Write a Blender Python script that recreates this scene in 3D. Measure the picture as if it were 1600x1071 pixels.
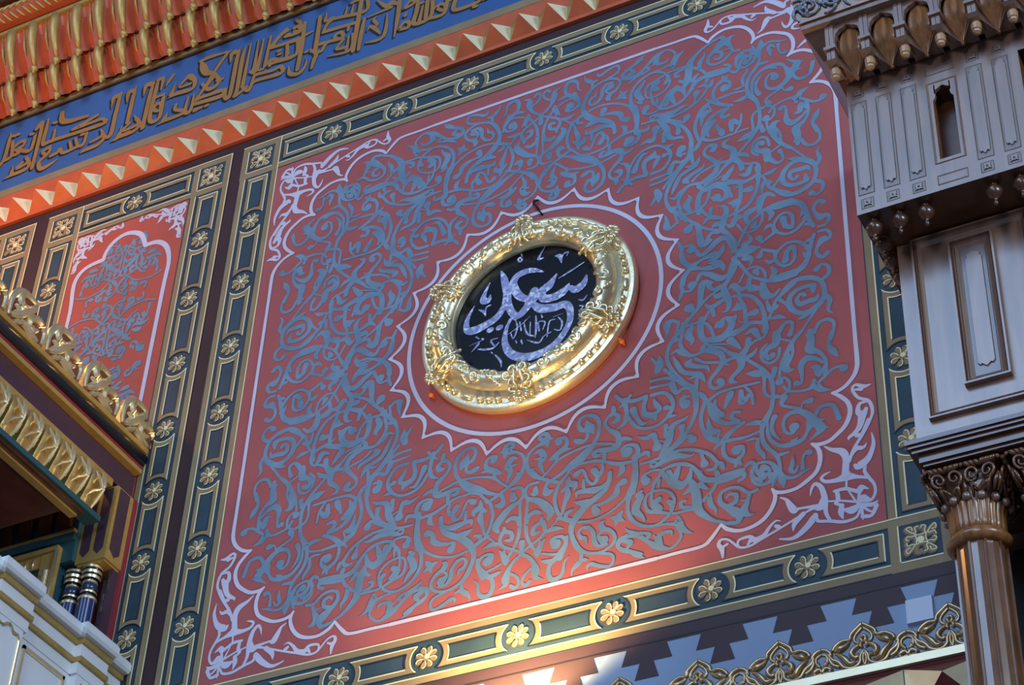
import bpy, bmesh, math, random
from mathutils import Matrix, Vector
random.seed(7)
for _o in list(bpy.data.objects): bpy.data.objects.remove(_o)
SC = bpy.context.scene
COL = SC.collection
PI = math.pi
Z0 = 7.9            # height of the panel's centre above the floor; wall plane is y = 0

# ------------------------------------------------------------------ camera
cam_d = bpy.data.cameras.new('camera'); cam = bpy.data.objects.new('camera', cam_d); COL.objects.link(cam)
cam_d.sensor_fit = 'HORIZONTAL'; cam_d.sensor_width = 36.0; cam_d.lens = 74.44
cam_d.clip_end = 200
RX = Vector((0.88794822, 0.45815883, 0.04047775))      # camera right in world
RY = Vector((-0.2650127, 0.58156662, -0.76912193))     # camera down
RZ = Vector((-0.37592051, 0.67221333, 0.63781895))     # camera forward
M = Matrix((RX, -RY, -RZ)).transposed().to_4x4()
M.translation = Vector((3.54919245, -6.52805346, -6.31319721 + Z0))
cam.matrix_world = M
SC.camera = cam

# ------------------------------------------------------------------ world, light, exposure
SC.view_settings.view_transform = 'Standard'
SC.view_settings.look = 'None'
SC.view_settings.gamma = 1.0
SC.view_settings.use_curve_mapping = False
SC.view_settings.exposure = -0.18
wd = bpy.data.worlds.new('hall_light'); SC.world = wd; wd.use_nodes = True
bgn = wd.node_tree.nodes['Background']
bgn.inputs[0].default_value = (0.50, 0.62, 0.95, 1); bgn.inputs[1].default_value = 0.17

def W0(u, v, d): return (u, -d, v + Z0)
def area(name, loc, target, size, size_y, power, color):
    l = bpy.data.lights.new(name, 'AREA'); l.shape = 'RECTANGLE'; l.size = size; l.size_y = size_y
    l.energy = power; l.color = color
    o = bpy.data.objects.new(name, l); COL.objects.link(o); o.location = loc
    o.rotation_euler = (Vector(target) - Vector(loc)).to_track_quat('-Z', 'Y').to_euler()
    return o
def lamp(name, loc, power, color, r):
    l = bpy.data.lights.new(name, 'POINT'); l.energy = power; l.color = color; l.shadow_soft_size = r
    o = bpy.data.objects.new(name, l); COL.objects.link(o); o.location = loc
    return o
def spot(name, loc, target, power, color, angle, r, blend=0.8):
    l = bpy.data.lights.new(name, 'SPOT'); l.energy = power; l.color = color; l.shadow_soft_size = r
    l.spot_size = angle; l.spot_blend = blend
    o = bpy.data.objects.new(name, l); COL.objects.link(o); o.location = loc
    o.rotation_euler = (Vector(target) - Vector(loc)).to_track_quat('-Z', 'Y').to_euler()
    return o
# daylight through the window of the opposite wall, and the higher clerestory windows
area('window_daylight', (4.2, -17.0, 7.0), (0.6, 0, Z0 - 0.3), 2.6, 3.2, 640, (0.78, 0.88, 1.0))
area('side_window_daylight', (16.0, -8.5, 10.0), (-1.0, 0, Z0), 3.0, 5.0, 1800, (0.56, 0.77, 1.0))
area('clerestory_daylight', (-1.5, -14.0, 14.6), (1.6, 0, Z0 - 0.5), 10.0, 6.5, 1420, (0.40, 0.63, 1.0))
# wall lamps hidden below and to the left of the picture
spot('wall_washer', W0(0.05, -2.17, 0.21), W0(0.0, -0.9, 0.06), 175.0, (1.0, 0.66, 0.26), 2.35, 0.035, 0.55)
lamp('bracket_lamp_glow', W0(-3.5, 1.5, 1.2), 70, (1.0, 0.44, 0.11), 0.12)

# ------------------------------------------------------------------ materials
def mat(name, col, rough=0.6, metal=0.0, var=0.0, scale=8.0, bump=0.0, bscale=40.0, coat=0.0, dark=None, spec=0.5, stretch=(1, 1, 1)):
    m = bpy.data.materials.new(name); m.use_nodes = True
    nt = m.node_tree; b = nt.nodes['Principled BSDF']
    b.inputs['Base Color'].default_value = (*col, 1)
    b.inputs['Roughness'].default_value = rough
    b.inputs['Metallic'].default_value = metal
    b.inputs['Specular IOR Level'].default_value = spec
    if coat:
        b.inputs['Coat Weight'].default_value = coat; b.inputs['Coat Roughness'].default_value = max(0.15, rough * 0.8)
    tc = nt.nodes.new('ShaderNodeTexCoord'); mp = nt.nodes.new('ShaderNodeMapping')
    mp.inputs['Scale'].default_value = stretch
    nt.links.new(tc.outputs['Object'], mp.inputs['Vector'])
    if var > 0:
        n = nt.nodes.new('ShaderNodeTexNoise'); n.inputs['Scale'].default_value = scale; n.inputs['Detail'].default_value = 6
        nt.links.new(mp.outputs[0], n.inputs['Vector'])
        r = nt.nodes.new('ShaderNodeValToRGB')
        c0 = dark if dark else tuple(c * (1 - var) for c in col)
        c1 = tuple(min(1, c * (1 + var)) for c in col)
        r.color_ramp.elements[0].position = 0.3; r.color_ramp.elements[1].position = 0.7
        r.color_ramp.elements[0].color = (*c0, 1); r.color_ramp.elements[1].color = (*c1, 1)
        nt.links.new(n.outputs[0], r.inputs[0]); nt.links.new(r.outputs[0], b.inputs['Base Color'])
    if bump > 0:
        n2 = nt.nodes.new('ShaderNodeTexNoise'); n2.inputs['Scale'].default_value = bscale; n2.inputs['Detail'].default_value = 4
        nt.links.new(mp.outputs[0], n2.inputs['Vector'])
        bp = nt.nodes.new('ShaderNodeBump'); bp.inputs['Strength'].default_value = bump; bp.inputs['Distance'].default_value = 0.01
        nt.links.new(n2.outputs[0], bp.inputs['Height']); nt.links.new(bp.outputs[0], b.inputs['Normal'])
    return m
def lacquer(m, ior, spec):
    b = m.node_tree.nodes['Principled BSDF']; b.inputs['Coat IOR'].default_value = ior; b.inputs['Specular IOR Level'].default_value = spec
    return m
MT = dict(
    wall=mat('dark_purple_paint', (0.045, 0.021, 0.025), 0.7, var=0.18, scale=3, spec=0.3),
    red=mat('brick_red_paint', (0.37, 0.095, 0.094), 0.75, var=0.12, scale=2.2, bump=0.05, bscale=90, spec=0.3),
    red2=mat('lamp_warmed_red', (0.42, 0.085, 0.062), 0.75, var=0.12, scale=2.2, spec=0.3),  # the brick red again, with the left lamp's warmth mixed into the colour
    blue=mat('slate_blue_paint', (0.150, 0.240, 0.335), 0.75, var=0.20, scale=7, spec=0.3),
    lav=mat('pale_lavender_paint', (0.54, 0.53, 0.66), 0.7, var=0.06, scale=6, spec=0.3),
    teal=mat('dark_teal_paint', (0.030, 0.060, 0.085), 0.65, var=0.2, scale=5, spec=0.3),
    tealdk=mat('deep_teal_line', (0.008, 0.014, 0.026), 0.6),
    khaki=mat('dull_gold_paint', (0.265, 0.195, 0.105), 0.6, var=0.12, scale=6, spec=0.3),
    cream=mat('cream_line_paint', (0.80, 0.72, 0.42), 0.6),
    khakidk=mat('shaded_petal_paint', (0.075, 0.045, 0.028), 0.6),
    frieze=mat('ultramarine_paint', (0.042, 0.110, 0.29), 0.65, var=0.15, scale=2, spec=0.3),
    letter=mat('bronze_gold_paint', (0.330, 0.165, 0.045), 0.5, var=0.1, scale=8),
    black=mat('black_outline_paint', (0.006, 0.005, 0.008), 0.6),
    orange=mat('vermilion_paint', (0.52, 0.100, 0.032), 0.5, var=0.12, scale=9),
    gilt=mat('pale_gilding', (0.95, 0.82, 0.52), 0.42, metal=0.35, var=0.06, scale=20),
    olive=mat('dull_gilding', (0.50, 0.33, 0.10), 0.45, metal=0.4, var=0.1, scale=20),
    gold=mat('bright_gold_leaf', (0.92, 0.68, 0.28), 0.30, metal=0.9, var=0.08, scale=30, bump=0.10, bscale=60),
    goldw=mat('silvery_gold_leaf', (0.93, 0.80, 0.50), 0.34, metal=0.85, var=0.06, scale=30, bump=0.12, bscale=70),
    bronze=mat('antique_bronze_gilding', (0.50, 0.36, 0.20), 0.36, metal=0.85, var=0.15, scale=40),
    glass=mat('black_glass', (0.004, 0.004, 0.007), 0.22, spec=0.25),
    step=mat('powder_blue_paint', (0.25, 0.34, 0.50), 0.65, var=0.05, scale=3, spec=0.3),
    stepdk=mat('aubergine_paint', (0.042, 0.020, 0.028), 0.65, var=0.1, scale=3),
    plate=mat('white_plastic', (0.46, 0.51, 0.64), 0.4),
    stud=mat('maroon_paint', (0.11, 0.010, 0.012), 0.45, var=0.1),
    wood=mat('polished_walnut', (0.19, 0.095, 0.060), 0.42, var=0.30, scale=5, coat=0.8, bump=0.04, bscale=30, stretch=(6, 6, 0.7)),
    shaft=mat('column_walnut', (0.15, 0.060, 0.024), 0.24, var=0.3, scale=9, coat=0.6, stretch=(3, 3, 1)),
    carved=mat('carved_walnut', (0.13, 0.050, 0.020), 0.24, var=0.25, coat=0.6),
    crestred=mat('russet_shade', (0.16, 0.05, 0.03), 0.45),
    woodlt=mat('light_walnut', (0.42, 0.22, 0.10), 0.35, var=0.2, coat=0.4),
    scrollwood=mat('shadowed_walnut_groove', (0.13, 0.085, 0.075), 0.4, var=0.2, coat=0.3),
    wooddk=mat('dark_walnut', (0.080, 0.028, 0.012), 0.28, var=0.3, scale=9, coat=0.5),
    woodor=mat('amber_walnut', (0.26, 0.100, 0.030), 0.32, var=0.35, scale=10, coat=0.5, stretch=(5, 5, 0.8)),
    shadebk=mat('deep_shade_black', (0.006, 0.004, 0.003), 0.6),  # near-black that stands for deep shade in openings
    scroll=mat('blue_grey_varnish', (0.075, 0.080, 0.105), 0.35, var=0.2, coat=0.3),
    marble=mat('white_marble', (0.78, 0.80, 0.82), 0.35, var=0.05, scale=2.5, coat=0.15),
    purple=mat('plum_paint', (0.060, 0.030, 0.052), 0.45, var=0.1),
    maroon=mat('crimson_line_paint', (0.22, 0.030, 0.045), 0.4),
    inkblue=mat('ink_blue_lacquer', (0.010, 0.012, 0.028), 0.25, coat=0.5),
    colblue=mat('royal_blue_lacquer', (0.020, 0.032, 0.105), 0.28, coat=0.4),
    colline=mat('blue_white_fluting', (0.25, 0.33, 0.60), 0.35),
    gren=mat('petrol_green_paint', (0.020, 0.080, 0.105), 0.5),
    peg=mat('orange_plastic', (0.65, 0.13, 0.03), 0.5),
    iron=mat('dark_iron', (0.02, 0.015, 0.02), 0.4, metal=0.5),
    floor=mat('stone_floor', (0.25, 0.20, 0.16), 0.4, var=0.2, scale=2),
)
lacquer(MT['wood'], 1.85, 0.8); lacquer(MT['scrollwood'], 2.0, 0.9); lacquer(MT['scroll'], 1.9, 0.8)
# mother-of-pearl inlay: shards of differing tint
pearl = mat('mother_of_pearl', (0.42, 0.45, 0.72), 0.25, coat=0.4)
_nt = pearl.node_tree; _b = _nt.nodes['Principled BSDF']; _tc = _nt.nodes.new('ShaderNodeTexCoord')
_v = _nt.nodes.new('ShaderNodeTexVoronoi'); _v.inputs['Scale'].default_value = 62
_r = _nt.nodes.new('ShaderNodeValToRGB')
_r.color_ramp.elements[0].color = (0.22, 0.23, 0.46, 1); _r.color_ramp.elements[1].color = (0.80, 0.86, 1.0, 1)
_e = _r.color_ramp.elements.new(0.62); _e.color = (0.36, 0.38, 0.66, 1)
_sp = _nt.nodes.new('ShaderNodeSeparateColor')
_nt.links.new(_tc.outputs['Object'], _v.inputs['Vector']); _nt.links.new(_v.outputs['Color'], _sp.inputs[0])
_nt.links.new(_sp.outputs[0], _r.inputs[0]); _nt.links.new(_r.outputs[0], _b.inputs['Base Color'])
MT['pearl'] = pearl

# ------------------------------------------------------------------ helpers
def W(u, v, d=0.0): return (u, -d, v + Z0)     # wall coordinates: u along, v up, d out of the wall
ORG = {}
def tag(o, label=None, cat=None, group=None, kind=None):
    if label: o['label'] = label
    if cat: o['category'] = cat
    if group: o['group'] = group
    if kind: o['kind'] = kind
    return o
def thing(name, label, cat, loc, group=None):
    o = bpy.data.objects.new(name, None); COL.objects.link(o); o.location = loc; o.empty_display_size = 0.1
    ORG[o] = Vector(loc)
    return tag(o, label, cat, group)
class MB:
    def __init__(s): s.v = []; s.f = []; s.m = []
    def face(s, pts, m=0):
        n = len(s.v); s.v += [tuple(p) for p in pts]; s.f.append(tuple(range(n, n + len(pts)))); s.m.append(m)
    def grid(s, rows, m=0, closed=False, mf=None):
        n = len(s.v); k = len(rows[0])
        for r in rows: s.v += [tuple(p) for p in r]
        for i in range(len(rows) - 1):
            for j in range(k if closed else k - 1):
                a = n + i * k + j; b = n + i * k + (j + 1) % k
                s.f.append((a, b, b + k, a + k)); s.m.append(mf(i, j) if mf else m)
    def box(s, u0, u1, v0, v1, d0, d1, m=0):
        P = [W(u, v, d) for d in (d0, d1) for v in (v0, v1) for u in (u0, u1)]
        n = len(s.v); s.v += P
        for f in ((0, 2, 3, 1), (4, 5, 7, 6), (0, 1, 5, 4), (2, 6, 7, 3), (0, 4, 6, 2), (1, 3, 7, 5)):
            s.f.append(tuple(n + i for i in f)); s.m.append(m)
    def hexa(s, lo, hi, m=0):
        """frustum between two quads of 4 points"""
        n = len(s.v); s.v += [tuple(p) for p in lo] + [tuple(p) for p in hi]
        for f in ((3, 2, 1, 0), (4, 5, 6, 7), (0, 1, 5, 4), (1, 2, 6, 5), (2, 3, 7, 6), (3, 0, 4, 7)):
            s.f.append(tuple(n + i for i in f)); s.m.append(m)
    def lathe(s, cx, cy, prof, n=24, m=0, mf=None, lobes=0, amp=0.0, cap=True):
        """prof: (radius, z) from bottom to top round a vertical axis"""
        rows = []
        for r, z in prof:
            row = []
            for k in range(n):
                a = 2 * PI * k / n
                rr = r * (1 + amp * (abs(math.cos(a * lobes / 2)) - 0.6)) if lobes else r
                row.append((cx + rr * math.cos(a), cy + rr * math.sin(a), z))
            rows.append(row)
        s.grid(rows, m, True, mf)
        if cap:
            s.face(list(reversed(rows[0])), mf(0, 0) if mf else m); s.face(rows[-1], mf(len(rows) - 2, 0) if mf else m)
    def sphere(s, c, r, m=0, n=10, sy=1.0):
        rows = []
        for i in range(n // 2 + 1):
            t = PI * i / (n // 2); rr = max(1e-4, math.sin(t)) * r
            rows.append([(c[0] + rr * math.cos(2 * PI * k / n), c[1] + rr * sy * math.sin(2 * PI * k / n), c[2] - r * math.cos(t)) for k in range(n)])
        s.grid(rows, m, True)
    def tube(s, pts, rad, m=0, n=8, flat=1.0):
        """tube along 3-D points; rad scalar or list; flat squashes it along y"""
        P = [Vector(p) for p in pts]; rows = []
        for i, p in enumerate(P):
            t = (P[min(i + 1, len(P) - 1)] - P[max(i - 1, 0)])
            if t.length < 1e-9: t = Vector((0, 0, 1))
            t.normalize()
            ref = Vector((0, 1, 0)) if abs(t.y) < 0.9 else Vector((1, 0, 0))
            a = t.cross(ref).normalized(); b = a.cross(t).normalized()
            r = rad[i] if isinstance(rad, (list, tuple)) else rad
            rows.append([p + a * (r * math.cos(2 * PI * k / n)) + b * (r * flat * math.sin(2 * PI * k / n)) for k in range(n)])
        s.grid(rows, m, True); s.face(list(reversed(rows[0])), m); s.face(rows[-1], m)
    def build(s, name, mats, parent=None, smooth=False, sharp=None):
        me = bpy.data.meshes.new(name)
        off = Vector((0, 0, 0)); p = parent
        while p is not None:
            if p in ORG: off = ORG[p]; break
            p = p.parent
        me.from_pydata([Vector(q) - off for q in s.v], [], s.f)
        ms = mats if isinstance(mats, (list, tuple)) else [mats]
        for m in ms: me.materials.append(MT[m])
        me.polygons.foreach_set('material_index', s.m)
        if smooth:
            me.polygons.foreach_set('use_smooth', [True] * len(s.f))
        me.update()
        bm = bmesh.new(); bm.from_mesh(me)
        bmesh.ops.remove_doubles(bm, verts=bm.verts, dist=1e-6)
        if smooth or sharp: bmesh.ops.recalc_face_normals(bm, faces=bm.faces)
        if sharp:
            for e in bm.edges:
                if len(e.link_faces) == 2 and e.calc_face_angle(0) > sharp: e.smooth = False
            for f in bm.faces: f.smooth = True
        bm.to_mesh(me); bm.free()
        o = bpy.data.objects.new(name, me); COL.objects.link(o)
        if parent is not None: o.parent = parent
        return o
def parse(txt):
    return [[tuple(float(c) / 1000 for c in q.split(',')) for q in l.split()] for l in txt.strip().splitlines()]
def spline(pts, n=5):
    out = []; N = len(pts)
    if N == 2: n = 2
    for i in range(N - 1):
        p0 = pts[max(i - 1, 0)]; p1 = pts[i]; p2 = pts[i + 1]; p3 = pts[min(i + 2, N - 1)]
        for k in range(n):
            t = k / n
            out.append(tuple(0.5 * ((2 * b) + (c - a) * t + (2 * a - 5 * b + 4 * c - d) * t * t + (3 * b - a - 3 * c + d) * t ** 3) for a, b, c, d in zip(p0, p1, p2, p3)))
    out.append(tuple(pts[-1])); return out
_lay = [0.0]
def ribbon(mb, pts, d, m=0, su=1, sv=1, du=0, dv=0, n=5, wmul=1.0, caps=True, fn=None):
    """flat painted stroke of varying width on the wall (d above it); points (u, v, width)"""
    _lay[0] = (_lay[0] + 1) % 41
    dd = d + _lay[0] * 2.2e-5
    S = spline(pts, n) if n > 1 else list(pts)
    S = [(a * su + du, b * sv + dv, max(0.0008, abs(c)) * wmul) for a, b, c in S]
    L = []; R = []
    for i, (x, y, w) in enumerate(S):
        a = S[max(i - 1, 0)]; b = S[min(i + 1, len(S) - 1)]
        tx, ty = b[0] - a[0], b[1] - a[1]; l = math.hypot(tx, ty) or 1e-9
        nx, ny = -ty / l * w / 2, tx / l * w / 2
        L.append((x + nx, y + ny)); R.append((x - nx, y - ny))
    if su * sv < 0: L, R = R, L
    F = fn or (lambda u, v, e: W(u, v, e))
    mb.grid([[F(*q, dd + i * 2e-6) for i, q in enumerate(R)], [F(*q, dd + i * 2e-6) for i, q in enumerate(L)]], m)
    if caps:
        for idx, sgn in ((0, -1), (len(S) - 1, 1)):
            x, y, w = S[idx]
            if w < 0.004: continue
            j = idx - sgn if len(S) > 1 else idx
            tx, ty = (x - S[j][0]), (y - S[j][1]); l = math.hypot(tx, ty) or 1e-9; tx /= l; ty /= l
            pts2 = [F(x + w / 2 * (math.cos(a) * tx - math.sin(a) * ty), y + w / 2 * (math.cos(a) * ty + math.sin(a) * tx), dd - 6e-6) for a in [(-PI / 2 + PI * k / 6) for k in range(7)]]
            mb.face(pts2, m)
def line(mb, a, b, w, d, m=0): ribbon(mb, [(a[0], a[1], w), (b[0], b[1], w)], d, m, n=1, caps=False)
def rect(mb, u0, u1, v0, v1, d, m=0): mb.face([W(u0, v0, d), W(u1, v0, d), W(u1, v1, d), W(u0, v1, d)], m)
def copy_tree(o, parent=None):
    c = o.copy(); COL.objects.link(c)
    if parent is not None: c.parent = parent
    for ch in [k for k in bpy.data.objects if k.parent == o]: copy_tree(ch, c)
    return c
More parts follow.
